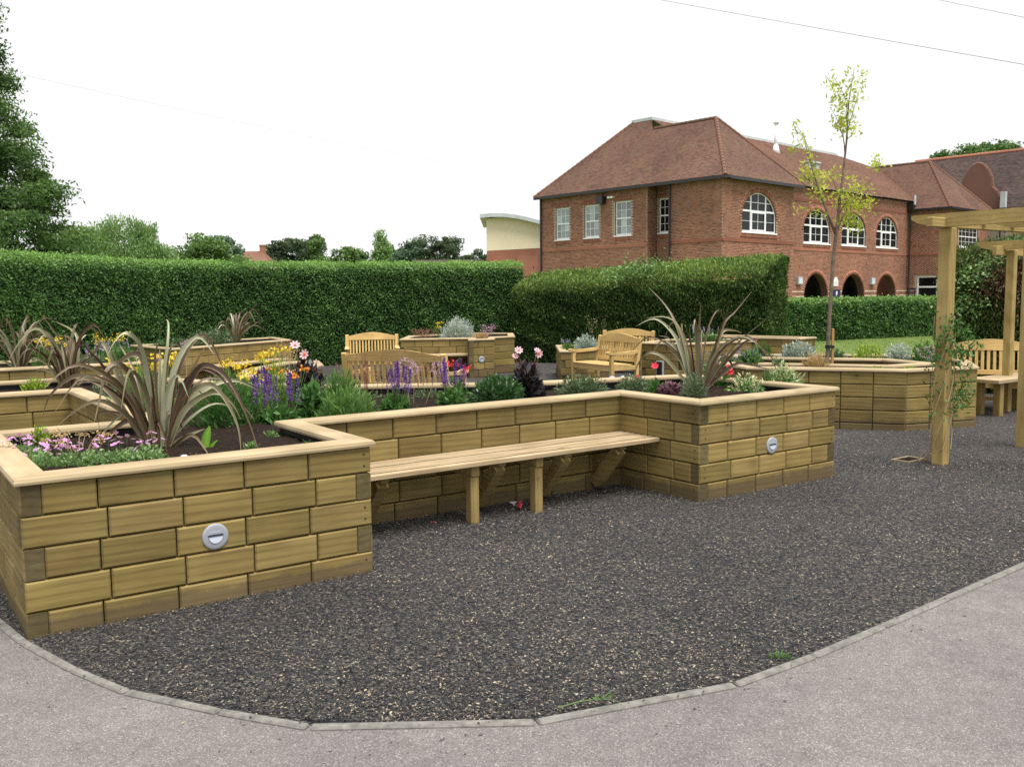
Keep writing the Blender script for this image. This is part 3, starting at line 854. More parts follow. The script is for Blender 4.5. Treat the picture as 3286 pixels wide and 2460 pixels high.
# ---------------------------------------------------------------- free-standing garden benches
def garden_bench(label, loc, face, wid, nsl):
    """face: compass-free angle of local -Y, the way a sitter looks"""
    b = thing('garden_bench', label, 'bench', loc, face + math.pi / 2, 'wooden garden benches')
    hw = wid / 2
    def rake(z, y=0.25):
        return y + max(0.0, z - 0.40) * 0.16
    def post(x):
        z = [0, 0.40, 0.66, 0.87]
        mb = MB()
        pr = [(rake(q) - 0.03, q) for q in z] + [(rake(0.885), 0.885)] + [(rake(q) + 0.03, q) for q in z[::-1]]
        mb.prism(pr, x - 0.033, x + 0.033, 'x')
        return mb
    for s in (-1, 1):
        post(s * (hw - 0.033)).build('back_leg', 'bench_v', b)
        fl = [(-0.31, 0.0), (-0.25, 0.0), (-0.245, 0.35), (-0.262, 0.50), (-0.235, 0.585), (-0.305, 0.585), (-0.318, 0.48), (-0.308, 0.35)]
        MB().prism(fl, s * (hw - 0.033) - 0.033, s * (hw - 0.033) + 0.033, 'x').build('front_leg', 'bench_v', b)
        top = [(-0.365, 0.600), (-0.385, 0.622), (-0.37, 0.642), (-0.32, 0.646), (-0.2, 0.628), (0.0, 0.632), (0.15, 0.645), (0.262, 0.650)]
        bot = [(0.258, 0.605), (0.1, 0.592), (-0.1, 0.585), (-0.28, 0.586)]
        MB().prism((top + bot)[::-1], s * (hw - 0.035) - 0.042, s * (hw - 0.035) + 0.042, 'x').build('arm', 'bench', b)
        MB().bbox(s * (hw - 0.03) - 0.02, s * (hw - 0.03) + 0.02, -0.25, 0.22, 0.31, 0.385, 0.004).build('side_rail', 'bench', b)
        MB().bbox(s * (hw - 0.03) - 0.018, s * (hw - 0.03) + 0.018, -0.25, 0.225, 0.10, 0.15, 0.004).build('stretcher', 'bench', b)
    MB().bbox(-hw + 0.066, hw - 0.066, -0.305, -0.268, 0.295, 0.392, 0.004).build('front_rail', 'bench', b)
    MB().bbox(-hw + 0.066, hw - 0.066, -0.02, 0.02, 0.10, 0.15, 0.004).build('stretcher', 'bench', b)
    ns = 6
    for k in range(ns):
        y0 = -0.318 + k * 0.088
        MB().bbox(-hw + (0.07 if k in (0, ns - 1) else 0.01), hw - (0.07 if k in (0, ns - 1) else 0.01), y0, y0 + 0.078, 0.388, 0.408, 0.005).build('seat_slat', 'bench', b)
    # back: arched top rail, lower rail, upright slats
    def sheared(mb):
        mb.v = [(x, y + rake(z, 0.0), z) for x, y, z in mb.v]
        return mb
    nn = 14
    xs = [-hw + 0.066 + (wid - 0.132) * k / nn for k in range(nn + 1)]
    arch = [(x, 0.845 + 0.085 * math.cos(math.pi / 2 * x / hw) ** 1.3) for x in xs]
    mb = MB()
    for (xa, za), (xb, zb_) in zip(arch[:-1], arch[1:]):
        v = [(xa, 0.232, 0.775), (xb, 0.232, 0.775), (xb, 0.268, 0.775), (xa, 0.268, 0.775), (xa, 0.232, za), (xb, 0.232, zb_), (xb, 0.268, zb_), (xa, 0.268, za)]
        mb.add(v, [(0, 3, 2, 1), (4, 5, 6, 7), (0, 1, 5, 4), (2, 3, 7, 6)])
    sheared(mb).build('top_rail', 'bench', b)
    sheared(MB().bbox(-hw + 0.066, hw - 0.066, 0.232, 0.268, 0.435, 0.50, 0.004)).build('lower_rail', 'bench', b)
    sp = (wid - 0.132) / nsl
    for k in range(nsl):
        x = -hw + 0.066 + sp * (k + 0.5)
        sheared(MB().bbox(x - 0.27 * sp, x + 0.27 * sp, 0.240, 0.260, 0.498, 0.777, 0.003)).build('back_slat', 'bench_v', b)
    return b
def bench_at(label, L_, R_, wid, nsl, base):
    """L_, R_: the two ends of the back's top, as seen by somebody standing in front"""
    a, c = Vector(L_), Vector(R_)
    d = (c - a).normalized()
    fr = Vector((d.y, -d.x))                      # the way a sitter looks
    m = (a + c) / 2 + fr * 0.32
    return garden_bench(label, (m.x, m.y, base), math.atan2(fr.y, fr.x), wid, nsl)
bench_at('wide wooden bench seen from behind, its back to the flower bed', (-0.81, 11.41), (-2.2, 11.92), 1.48, 17, gz(11.6))
bench_at('small wooden bench facing the camera in front of the long hedge', (-3.42, 18.95), (-2.36, 19.12), 1.08, 15, gz(19))
bench_at('wooden bench turned sideways with its slatted back and both arms in full view', (1.64, 17.38), (2.30, 16.17), 1.3, 15, gz(16.5))
bench_at('wooden bench of which only the arched back rises behind another bench', (2.02, 20.25), (3.06, 19.65), 1.2, 14, gz(20))
bench_at('wooden bench under the pergola beside the browned hedge', (6.2, 13.12), (7.3, 12.7), 1.2, 14, gz(12.8))

# ---------------------------------------------------------------- pergola
pg = thing('pergola', 'pale timber pergola of square posts and rafters over the path', 'pergola', (*W(7.44, -0.12), gz(8.3)), UANG)
def pbox(name, x0, x1, y0, y1, z0, z1, c=0.006):
    return MB().bbox(x0, x1, y0, y1, z0, z1, c).build(name, 'post_v' if name == 'post' else 'post', pg)
# local frame: X along U, Y along V, origin at the near left post
for (x, y) in ((0, 0), (1.6, 0.03), (0, -2.4), (1.6, -2.4)):
    pbox('post', x - 0.055, x + 0.055, y - 0.055, y + 0.055, -0.1, 2.13)
for y in (0.0, -2.4):
    pbox('beam', -0.3, 1.85, y - 0.03, y + 0.03, 2.131, 2.215)
def rafter(x, y0, y1, zb_=2.135, h=0.12, ln=0.03):
    pr = [(y0, zb_), (y1 - 0.25, zb_), (y1 - 0.06, zb_ + 0.05), (y1, zb_ + 0.085), (y1, zb_ + h), (y0, zb_ + h)]
    return MB().prism(pr, x - ln, x + ln, 'x').build('rafter', 'post', pg)
rafter(-0.062, -2.8, 0.30)
rafter(0.55, -2.8, -0.032)
rafter(1.08, -2.8, -0.032)
rafter(1.62, -2.8, 0.42)
# second frame further along the path
pg2 = thing('pergola', 'far pergola post and short beam in front of the browned hedge', 'pergola', (6.60, 12.2, gz(12.2)), UANG)
MB().bbox(-0.05, 0.05, -0.05, 0.05, -0.1, 2.13, 0.006).build('post', 'post_v', pg2)
MB().bbox(1.5, 1.6, -0.05, 0.05, -0.1, 2.13, 0.006).build('post', 'post_v', pg2)
MB().bbox(-0.3, 1.9, 0.052, 0.112, 2.06, 2.18, 0.006).build('beam', 'post', pg2)
pr = [(-1.8, 2.135), (0.20, 2.135), (0.36, 2.17), (0.42, 2.22), (0.42, 2.25), (-1.8, 2.25)]
MB().prism(pr, -0.11, -0.055, 'x').build('rafter', 'post', pg2)
# heavy seat slab below the pergola
sb = thing('slab_seat', 'thick pale timber seat slab on sawn legs behind the right pergola post', 'seat', (6.15, 11.55, gz(11.6)), UANG)
MB().bbox(0, 1.3, 0.0, 0.42, 0.42, 0.47, 0.006).build('seat_board', 'slat', sb)
for x in (0.12, 1.1):
    MB().bbox(x, x + 0.1, 0.04, 0.13, -0.05, 0.418, 0.006).build('leg', 'leg_v', sb)
    MB().bbox(x, x + 0.1, 0.28, 0.38, -0.05, 0.418, 0.006).build('leg', 'leg_v', sb)

# planting pocket at the foot of the near post
hole = thing('planting_pocket', 'small square timber-edged planting pocket at the foot of the pergola post', 'planting pocket', (*W(7.42, 0.18), gz(8.5)), UANG)
for a_ in (-0.14, 0.124):
    MB().bbox(a_, a_ + 0.016, -0.09, 0.09, -0.05, 0.012, 0.003).build('edging_board', 'coping', hole)
for a_ in (-0.09, 0.074):
    MB().bbox(-0.1235, 0.1235, a_, a_ + 0.016, -0.05, 0.011, 0.003).build('edging_board', 'coping', hole)
MB().add([(-0.124, -0.075, 0.004), (0.124, -0.075, 0.004), (0.124, 0.075, 0.004), (-0.124, 0.075, 0.004)], [(0, 1, 2, 3)]).build('soil', 'soil', hole)

# ---------------------------------------------------------------- small loose things
def crumple(name, label, cat, loc, r, mats, seed, grp=None):
    rr = random.Random(seed)
    mb = MB()
    for k in range(9):
        a = rr.uniform(0, 6.28); t = rr.uniform(0.2, 1.0)
        c = Vector((math.cos(a) * r * t * .6, math.sin(a) * r * t * .6, r * rr.uniform(0.15, 0.8)))
        p = [c + Vector((rr.uniform(-1, 1), rr.uniform(-1, 1), rr.uniform(-.5, .6))) * r * 0.55 for _ in range(4)]
        p = [Vector((q.x, q.y, max(q.z, 0.001 + 0.0007 * k))) for q in p]
        mb.add(p, [(0, 1, 2), (0, 2, 3)], rr.choice((0, 0, 1)))
    return tag(mb.build(name, mats, None, loc), label, cat, grp)
crumple('sweet_wrapper', 'crumpled red and white wrapper on the mulch under the built-in bench', 'litter', (0.02, 6.62, gz(6.6)), 0.062, ['foil_red', 'foil_white'], 5)
crumple('sweet_wrapper', 'tiny red scrap of wrapper beside the bench leg', 'litter', (-0.55, 6.22, gz(6.2)), 0.02, ['foil_red', 'foil_white'], 9)

def sack():
    mb = MB()
    n, m_ = 14, 8
    v = []
    for i in range(m_):
        t = i / (m_ - 1)
        w = 0.22 * (math.sin(math.pi * (0.14 + 0.78 * t)) ** 0.5)
        d = 0.13 * (math.sin(math.pi * (0.15 + 0.80 * t)) ** 0.6)
        for k in range(n):
            a = 2 * math.pi * k / n
            j = 1 + 0.12 * math.sin(3 * a + i * 1.7) * t
            v.append((w * math.cos(a) * j, d * math.sin(a) * j, 0.36 * t + 0.03 * math.sin(a * 2 + i)))
    for k in range(n):
        v[k] = (v[k][0], v[k][1], 0.0)
    f = [(i * n + k, i * n + (k + 1) % n, (i + 1) * n + (k + 1) % n, (i + 1) * n + k) for i in range(m_ - 1) for k in range(n)]
    f.append(tuple(range((m_ - 1) * n, m_ * n)))
    mb.add(v, f)
    return mb.build('plastic_sack', 'sack', None, (1.6, 13.9, gz(14)), 0.2, True)
tag(sack(), 'slumped grey plastic sack on the mulch in front of the sideways bench', 'sack')
ub = thing('utility_box', 'black socket box in a grey frame on the bed behind the sideways bench', 'box', (2.735, 16.815, 0.06), math.atan2(-0.65, 0.65))
MB().bbox(-0.075, 0.075, -0.05, 0.0, 0, 0.27, 0.004).build('frame', 'grey_box', ub)
MB().bbox(-0.06, 0.06, -0.056, -0.051, 0.015, 0.255, 0.002).build('cover', 'black', ub)

# ---------------------------------------------------------------- mulch chips, grass blades
def chips(n, y0, y1, s0, s1, name, lab):
    t = NR.random(n)
    y = y0 + (y1 - y0) * t ** 1.5
    x = (NR.random(n) * 2 - 1) * (0.64 * y + 0.3)
    e = np.array(EDGE)
    lim = np.interp(x, e[:, 0], e[:, 1])
    ok = (y > lim + 0.03) & ~in_poly(x, y, MAIN)
    x, y = x[ok], y[ok]
    n = len(x)
    c = np.stack([x, y, -np.minimum(0.12, 0.0075 * np.maximum(0, y - 5)) + 0.004 + NR.random(n) * 0.006], 1)
    a = NR.random(n) * 6.283
    ax = np.stack([np.cos(a), np.sin(a), NR.normal(0, 0.22, n)], 1)
    nr = np.stack([NR.normal(0, 0.35, n), NR.normal(0, 0.35, n), np.ones(n)], 1)
    sz = s0 + (s1 - s0) * NR.random(n) ** 2
    r = NR.random(n)
    patch = wavy(c, 1.3, 2.0) * 0.06
    me = leaf_mesh(name, c, ax, nr, sz, sz * (0.22 + 0.25 * NR.random(n)), r + patch, 'chip')
    return tag(link(name, me), lab, 'mulch', None, 'stuff')
chips(380000, 3.1, 8.5, 0.005, 0.021, 'mulch_chips', 'loose dark and straw-coloured bark chips over the near mulch')
chips(90000, 8.0, 17, 0.010, 0.024, 'mulch_chips', 'loose bark chips over the far mulch')
def lawn_blades(n):
    x = 6.2 + NR.random(n) * 13
    y = 14.6 + NR.random(n) * 19
    ok = in_poly(x, y, [(6.2, 13.9), (20, 19), (22, 34), (9.6, 34), (6.2, 20)])
    x, y = x[ok], y[ok]
    n = len(x)
    c = np.stack([x, y, np.full(n, -0.075)], 1)
    ax = np.stack([NR.normal(0, 0.5, n), NR.normal(0, 0.5, n), np.ones(n)], 1)
    rn = 0.5 + 0.3 * wavy(c, 0.8) + NR.normal(0, 0.15, n)
    return tag(link('lawn_grass', leaf_mesh('lawn_grass', c, ax, rvec(n), 0.05, 0.012, rn, 'grass')), 'short mown grass blades of the lawn', 'grass', None, 'stuff')
lawn_blades(50000)

# ---------------------------------------------------------------- hedges
def hedge(label, path, side, width, height, n, mat, base, leaf=0.055, r=0.25, asp=0.55, bright_top=0.35, end0=False, end1=False, rough=0.05, seed=0.0, drop=None, core_in=0.10, spray=False, rise=0.0):
    """path: front line of the hedge; side: +1 when the hedge lies left of the walking direction, -1 when right"""
    root = thing('hedge', label, 'hedge', (path[0][0], path[0][1], base))
    org = np.array([path[0][0], path[0][1], base])
    P = [Vector(p) for p in path]
    seg = [(P[i], P[i + 1]) for i in range(len(P) - 1)]
    tot = sum((b - a).length for a, b in seg)
    cs, ns = [], []
    prof = height - r + 1.57 * r + (width - 2 * r) + 1.57 * r
    for a, b in seg:
        ln = (b - a).length
        d = (b - a).normalized()
        inn = Vector((-d.y, d.x)) * side
        k = int(n * ln / tot)
        s = NR.random(k) * ln
        q = NR.random(k) * prof
        y = np.zeros(k); z = np.zeros(k); ny = np.zeros(k); nz = np.zeros(k)
        f1 = height - r
        m1 = q < f1
        y[m1], z[m1], ny[m1] = 0, q[m1], -1
        m2 = (q >= f1) & (q < f1 + 1.57 * r)
        t = (q[m2] - f1) / r
        y[m2], z[m2], ny[m2], nz[m2] = r - r * np.cos(t), height - r + r * np.sin(t), -np.cos(t), np.sin(t)
        m3 = (q >= f1 + 1.57 * r) & (q < f1 + 1.57 * r + width - 2 * r)
        y[m3], z[m3], nz[m3] = r + q[m3] - f1 - 1.57 * r, height, 1
        m4 = q >= f1 + 1.57 * r + width - 2 * r
        t = (q[m4] - (f1 + 1.57 * r + width - 2 * r)) / r
        y[m4], z[m4], ny[m4], nz[m4] = width - r + r * np.sin(t), height - r + r * np.cos(t), np.sin(t), np.cos(t)
        z = z + rise * (y / width)              # the top is clipped at a slant, higher at the back
        nz = nz + 0.0
        ny = ny - rise / width * nz
        c = np.stack([a.x + d.x * s + inn.x * y, a.y + d.y * s + inn.y * y, z + base], 1)
        nn = np.stack([inn.x * ny, inn.y * ny, nz], 1)
        cs.append(c); ns.append(nn)
    for flag, p, d in ((end0, P[0], (P[0] - P[1]).normalized()), (end1, P[-1], (P[-1] - P[-2]).normalized())):
        if not flag:
            continue
        d0 = (P[1] - P[0]).normalized()
        inn = Vector((-d0.y, d0.x)) * side
        k = int(n * 0.9 * width / tot)
        y = NR.random(k) * width
        z = NR.random(k) * height
        top = rise * y / width + height - r + np.sqrt(np.maximum(0, r * r - np.maximum(0, np.maximum(r - y, y - (width - r))) ** 2))
        z = np.minimum(z * (1 + rise / height), top)
        cs.append(np.stack([p.x + inn.x * y, p.y + inn.y * y, z + base], 1))
        ns.append(np.tile([d.x, d.y, 0.1], (k, 1)))
    c, nn = np.concatenate(cs), np.concatenate(ns)
    if drop:                                   # top falls along the hedge
        g = drop(c)
        c[:, 2] = base + (c[:, 2] - base) * g
    m = len(c)
    lump = wavy(c, 2.6, seed) * 0.6 + wavy(c, 7.0, seed + 4) * 0.4
    c = c + nn * (lump[:, None] * rough + NR.normal(0, rough * 0.6, (m, 1)) - 0.01)
    shoot = (NR.random(m) < 0.02) * (0.3 + 0.7 * np.clip(nn[:, 2], 0, 1))      # a few stray shoots past the clipped face
    c = c + nn * (shoot * NR.random(m) * 0.13)[:, None]
    nv = nn + NR.normal(0, 0.75, (m, 3))
    ax = rvec(m)
    if spray:
        ax = nn * 0.5 + np.array([0, 0, 0.75]) + NR.normal(0, 0.4, (m, 3))
    hfrac = (c[:, 2] - base) / height
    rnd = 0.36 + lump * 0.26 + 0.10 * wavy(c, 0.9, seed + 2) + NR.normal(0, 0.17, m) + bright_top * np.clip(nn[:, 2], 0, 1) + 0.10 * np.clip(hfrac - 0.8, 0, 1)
    ln = leaf * (0.6 + 0.8 * NR.random(m))
    me = leaf_mesh('foliage', c - org, ax, nv, ln, ln * asp, rnd, mat)
    link('foliage', me, root)
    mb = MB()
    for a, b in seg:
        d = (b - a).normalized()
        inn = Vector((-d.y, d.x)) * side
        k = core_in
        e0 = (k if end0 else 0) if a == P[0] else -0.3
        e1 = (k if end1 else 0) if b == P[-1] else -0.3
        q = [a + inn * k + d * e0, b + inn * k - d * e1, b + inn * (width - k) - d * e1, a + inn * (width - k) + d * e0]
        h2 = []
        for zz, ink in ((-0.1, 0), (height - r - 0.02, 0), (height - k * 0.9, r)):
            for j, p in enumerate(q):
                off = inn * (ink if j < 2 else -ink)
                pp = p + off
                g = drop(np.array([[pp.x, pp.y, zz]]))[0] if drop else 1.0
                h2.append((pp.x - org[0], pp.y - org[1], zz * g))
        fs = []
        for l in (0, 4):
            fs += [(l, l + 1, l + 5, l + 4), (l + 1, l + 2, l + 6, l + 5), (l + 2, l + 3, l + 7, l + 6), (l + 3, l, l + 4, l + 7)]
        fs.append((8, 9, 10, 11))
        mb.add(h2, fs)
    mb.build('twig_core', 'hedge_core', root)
    return root, org
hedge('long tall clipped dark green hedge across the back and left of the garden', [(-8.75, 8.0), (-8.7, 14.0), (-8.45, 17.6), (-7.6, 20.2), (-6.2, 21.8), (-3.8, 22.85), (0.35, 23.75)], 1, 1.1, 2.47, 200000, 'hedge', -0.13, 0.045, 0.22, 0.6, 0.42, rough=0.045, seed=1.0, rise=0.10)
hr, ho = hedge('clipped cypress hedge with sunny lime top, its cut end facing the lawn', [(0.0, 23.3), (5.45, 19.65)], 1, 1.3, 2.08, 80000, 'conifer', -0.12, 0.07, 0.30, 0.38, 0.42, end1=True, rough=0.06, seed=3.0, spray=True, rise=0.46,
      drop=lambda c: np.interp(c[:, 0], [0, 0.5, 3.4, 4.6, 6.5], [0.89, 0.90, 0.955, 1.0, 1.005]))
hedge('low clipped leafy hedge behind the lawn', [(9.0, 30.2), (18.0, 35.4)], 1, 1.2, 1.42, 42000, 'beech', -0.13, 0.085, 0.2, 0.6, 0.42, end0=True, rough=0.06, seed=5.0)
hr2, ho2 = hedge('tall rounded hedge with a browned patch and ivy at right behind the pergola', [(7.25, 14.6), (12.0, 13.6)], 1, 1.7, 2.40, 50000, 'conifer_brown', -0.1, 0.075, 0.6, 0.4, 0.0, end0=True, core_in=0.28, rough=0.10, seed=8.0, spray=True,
        drop=lambda c: np.interp(c[:, 0], [6.9, 7.3, 8.0, 9.5, 13], [0.80, 0.90, 1.0, 1.05, 1.08]))
# green new growth and ivy on two hedges
def ivy(root, org, pts, nrm, n, spread, leaf, mat):
    c = np.repeat(np.array(pts, float), n // len(pts), 0)
    c = c + NR.normal(0, 1, c.shape) * np.array(spread)
    m = len(c)
    nv = np.array(nrm) + NR.normal(0, 0.6, (m, 3))
    link('ivy', leaf_mesh('ivy', c - org, rvec(m), nv, leaf * (0.6 + 0.8 * NR.random(m)), leaf * 0.7, NR.random(m), mat), root)
ivy(hr2, ho2, [(7.3, 14.65, 1.35), (7.35, 14.6, 1.75), (7.6, 14.6, 1.95), (8.0, 14.6, 2.15), (8.5, 14.55, 2.3), (9.2, 14.5, 2.4), (8.8, 14.5, 2.38)], (-0.2, -0.6, 0.8), 2800, (0.16, 0.14, 0.10), 0.055, 'ivy')
def browned(root, org, pts, n, spread, leaf):
    c = np.repeat(np.array(pts, float), n // len(pts), 0)
    c = c + NR.normal(0, 1, c.shape) * np.array(spread)
    m = len(c)
    ax = np.array([-0.1, -0.4, 0.8]) + NR.normal(0, .4, (m, 3))
    link('browned_patch', leaf_mesh('browned_patch', c - org, ax, NR.normal(0, .7, (m, 3)) + np.array([0, -1, .2]), leaf, leaf * .4, NR.random(m), 'brownleaf'), root)
browned(hr2, ho2, [(7.75, 14.42, 1.75), (8.1, 14.36, 1.55), (8.5, 14.27, 1.85), (8.9, 14.2, 1.6), (8.3, 14.32, 2.0)], 5500, (.22, .05, .20), 0.07)
ivy(hr, ho, [(2.6, 21.55, 1.95), (2.9, 21.4, 2.1), (3.2, 21.3, 2.2)], (-0.3, -0.6, 0.7), 700, (0.25, 0.12, 0.12), 0.07, 'ivy')

# ---------------------------------------------------------------- trees
def limb(mb, a, b, r0, r1, bend=0.12, seg=5, rr=R):
    a, b = Vector(a), Vector(b)
    off = Vector((rr.uniform(-1, 1), rr.uniform(-1, 1), rr.uniform(-.3, .6))) * (b - a).length * bend
    pts = [a.lerp(b, t) + off * math.sin(math.pi * t) for t in [k / seg for k in range(seg + 1)]]
    mb.tube(pts, [r0 + (r1 - r0) * k / seg for k in range(seg + 1)], 6)
    return pts

def tree(name, label, base, trunk_h, trunk_r, blobs, nleaf, leaf, mat, bark='bark_dark', clump=0.55, nclump=60, droop=0.0, asp=0.5, shell=0.55, group=None, limbs=6, dens=1.0):
    """blobs: (centre offset, radii) of the crown's main masses"""
    t = thing(name, label, 'tree', base, 0, group)
    rr = random.Random(hash(label) % 1000 if False else len(label) * 7 + int(abs(base[0]) * 3))
    mb = MB()
    top = Vector((0, 0, trunk_h))
    limb(mb, (0, 0, -0.2), top, trunk_r, trunk_r * 0.55, 0.03, 5, rr)
    ends = []
    for c, r_ in blobs:
        for _ in range(max(2, limbs // len(blobs))):
            d = Vector((rr.uniform(-1, 1), rr.uniform(-1, 1), rr.uniform(-.4, .9)))
            e = Vector(c) + Vector((d.x * r_[0], d.y * r_[1], d.z * r_[2])) * 0.7
            s = Vector((0, 0, trunk_h * rr.uniform(0.55, 1.0)))
            limb(mb, s, e, trunk_r * 0.4, trunk_r * 0.06, 0.12, 5, rr)
    mb.build('trunk', bark, t, smooth=True)
    cs, ax, rn = [], [], []
    vol = np.array([np.prod(r_) for c, r_ in blobs]) ** 0.7
    vol = vol / vol.sum()
    for (c, r_), w in zip(blobs, vol):
        k = max(4, int(nclump * w))
        d = rvec(k)
        u = shell + (1 - shell) * NR.random((k, 1)) ** 0.6
        cen = np.array(c) + d * u * np.array(r_) * (0.92 + 0.16 * NR.random((k, 1)))
        per = max(4, int(nleaf * w / k))
        size = clump * (0.6 + 0.8 * NR.random((k, 1)))
        q = np.repeat(cen, per, 0)
        sz = np.repeat(size, per, 0)
        g = np.clip(NR.normal(0, 1, q.shape), -1.5, 1.5) * sz * np.array([1, 1, 0.62])
        p = q + g
        if droop:
            p[:, 2] -= droop * NR.random(len(p)) ** 1.5
        cs.append(p)
        tone = np.repeat(NR.normal(0, 0.13, (k, 1)), per, 0)[:, 0]
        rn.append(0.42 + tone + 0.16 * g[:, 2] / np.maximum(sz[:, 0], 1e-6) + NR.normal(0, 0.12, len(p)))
        a = rvec(len(p)) + np.array([0, 0, -1.6 if droop else 0.15])
        ax.append(a)
    c, a, r_ = np.concatenate(cs), np.concatenate(ax), np.concatenate(rn)
    ln = leaf * (0.55 + 0.9 * NR.random(len(c)))
    nv = rvec(len(c)) + np.array([0, -0.2, 0.6])
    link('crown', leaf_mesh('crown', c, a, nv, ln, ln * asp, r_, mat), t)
    return t
tree('broadleaf_tree', 'tall broadleaf tree leaning in from the left edge behind the hedge', (-15.0, 25.5, -0.2), 5.5, 0.28,
     [((0.0, 0, 8.5), (1.0, 1.1, 0.9)), ((0.0, 0, 7.4), (1.4, 1.6, 1.0)), ((0.1, 0, 6.2), (1.9, 2, 1.1)), ((0.35, 0, 4.9), (2.3, 2.2, 1.1)), ((0.55, 0, 3.6), (2.7, 2.4, 1.2)), ((-2.5, 0, 5), (2.2, 2.2, 2.6)), ((0.4, 0.3, 2.3), (2.6, 2, 1.2)), ((0.35, 0, 9.35), (0.55, 0.6, 0.7))],
     150000, 0.115, 'oak', clump=0.28, nclump=400, asp=0.42, shell=0.45, limbs=24)
tree('willow_tree', 'pale green weeping willow rising behind the hedge', (-25.2, 60, -0.2), 3.5, 0.4,
     [((0, 0, 5.2), (2.7, 2.4, 1.9)), ((-0.9, 0, 3.9), (2.4, 2.2, 1.6)), ((1.3, 0, 4.0), (2.4, 2.2, 1.5)), ((2.9, 0.5, 3.6), (1.2, 1.2, 1.1))], 50000, 0.20, 'willow', clump=0.32, nclump=190, droop=1.1, asp=0.35, shell=0.6)
tree('broadleaf_tree', 'small dull green tree tucked against the willow', (-21.8, 66, -0.2), 3, 0.25, [((0, 0, 4.6), (1.7, 1.6, 1.6)), ((1.5, 0, 3.8), (1.6, 1.5, 1.4))], 9000, 0.28, 'far_mid', clump=0.36, nclump=60)
tree('round_tree', 'round dark green tree left of the tiled house roof', (-25.1, 80, -0.2), 3, 0.3, [((0, 0, 5.4), (1.65, 1.6, 1.6)), ((-.5, 0, 4.2), (1.7, 1.5, 1.3)), ((0.6, 0, 4.3), (1.6, 1.5, 1.3))], 9000, 0.30, 'far_blue', clump=0.34, nclump=70, shell=0.7)
tree('spreading_tree', 'spreading dark tree right of the tiled house roof', (-22.6, 97, -0.2), 3.4, 0.35, [((-0.6, 0, 6.4), (1.9, 1.7, 1.35)), ((1.5, 0, 6.7), (1.8, 1.6, 1.25)), ((0.3, 0, 5.2), (3.0, 2, 1.2))], 11000, 0.34, 'far_dark', clump=0.4, nclump=70, shell=0.6)
tree('columnar_tree', 'bright green narrow columnar tree above the hedge', (-17.75, 85, -0.2), 2.2, 0.2, [((0, 0, 5.4), (0.62, 0.6, 2.2)), ((0, 0, 4.3), (0.85, 0.8, 1.7))], 8000, 0.24, 'far_mid', clump=0.22, nclump=70, shell=0.7)
tree('broadleaf_tree', 'broad green tree just right of the columnar tree', (-16.3, 92, -0.2), 2.6, 0.25, [((0.2, 0, 5.4), (1.6, 1.5, 1.3)), ((1.5, 0, 4.8), (1.2, 1.2, 1.2))], 7000, 0.30, 'far_mid', clump=0.36, nclump=50)
tree('round_tree', 'dull blue-green tree mass behind the slender tree', (-13.2, 112, -0.2), 3, 0.3, [((-1.2, 0, 6.6), (1.8, 1.6, 1.4)), ((1.2, 0, 6.9), (2.0, 1.6, 1.3)), ((3.4, 0, 6.2), (1.6, 1.6, 1.2))], 8000, 0.36, 'far_blue', clump=0.42, nclump=60)
tree('slender_tree', 'slender pointed pale green tree in the middle of the skyline', (-12.6, 90, -0.2), 3, 0.2, [((0, 0, 6.9), (0.45, 0.5, 1.4)), ((0.1, 0, 5.7), (0.8, 0.8, 1.6)), ((-0.1, 0, 4.6), (1.1, 1, 1.3))], 9000, 0.22, 'willow', clump=0.3, nclump=130, shell=0.2)
tree('airy_tree', 'airy grey-green tree with open branches near the cream hall', (-7.9, 100, -0.2), 4.2, 0.3, [((-0.8, 0, 7.2), (1.5, 1.3, 1.0)), ((1.2, 0, 7.3), (1.3, 1.2, 0.95)), ((-1.6, 0, 6.0), (0.9, 0.9, 0.7)), ((1.6, 0, 6.1), (1.0, 0.9, 0.7))], 5500, 0.27, 'far_dark', clump=0.32, nclump=56, shell=0.5, limbs=16)
tree('round_tree', 'low dark tree beside the cream hall', (-4.6, 120, -0.2), 2.6, 0.3, [((0, 0, 6.0), (1.9, 1.6, 1.5)), ((-2.0, 0, 5.4), (1.5, 1.4, 1.2))], 5000, 0.38, 'far_dark', clump=0.42, nclump=44)
tree('round_tree', 'dark treetop showing over the right-hand roof', (47.5, 96, -0.2), 10, 0.5, [((-3, 0, 14.2), (2.0, 1.8, 1.5)), ((-0.8, 0, 15.2), (1.8, 1.8, 1.5)), ((1.8, 0, 15.6), (2.2, 1.8, 1.3)), ((4.0, 0, 15.0), (2, 1.8, 1.6))], 15000, 0.30, 'far_mid', clump=0.42, nclump=110, shell=0.6)

# far cottage roof and low roofs beyond the hedge
fr = thing('cottage', 'brown tiled hipped cottage roof with a chimney beyond the hedge', 'house', (-25.3, 91, -0.2))
MB().box(-2.0, 2.0, -2.2, 2.2, 0, 4.6).build('wall', 'brick', fr)
MB().add([(-2.5, -2.7, 4.5), (2.5, -2.7, 4.5), (2.5, 2.7, 4.5), (-2.5, 2.7, 4.5), (-0.95, 0, 6.35), (1.0, 0, 6.35)], [(0, 1, 5, 4), (1, 2, 5), (2, 3, 4, 5), (3, 0, 4), (3, 2, 1, 0)]).build('roof', 'tile_old', fr)
MB().box(0.75, 1.25, -0.25, 0.25, 5.9, 6.85).box(0.7, 1.3, -0.3, 0.3, 6.85, 6.95).build('chimney', 'brick', fr)
lr = thing('outbuilding', 'long low grey-brown roof just above the hedge near the hall', 'building', (-3.2, 70, -0.2))
MB().box(-4, 3.4, -1, 1, 0, 3.8).build('wall', 'brick', lr)
MB().prism([(-1.4, 3.75), (1.4, 3.75), (0, 4.5)], -4.2, 3.6, 'x').build('roof', 'tile_dark', lr)

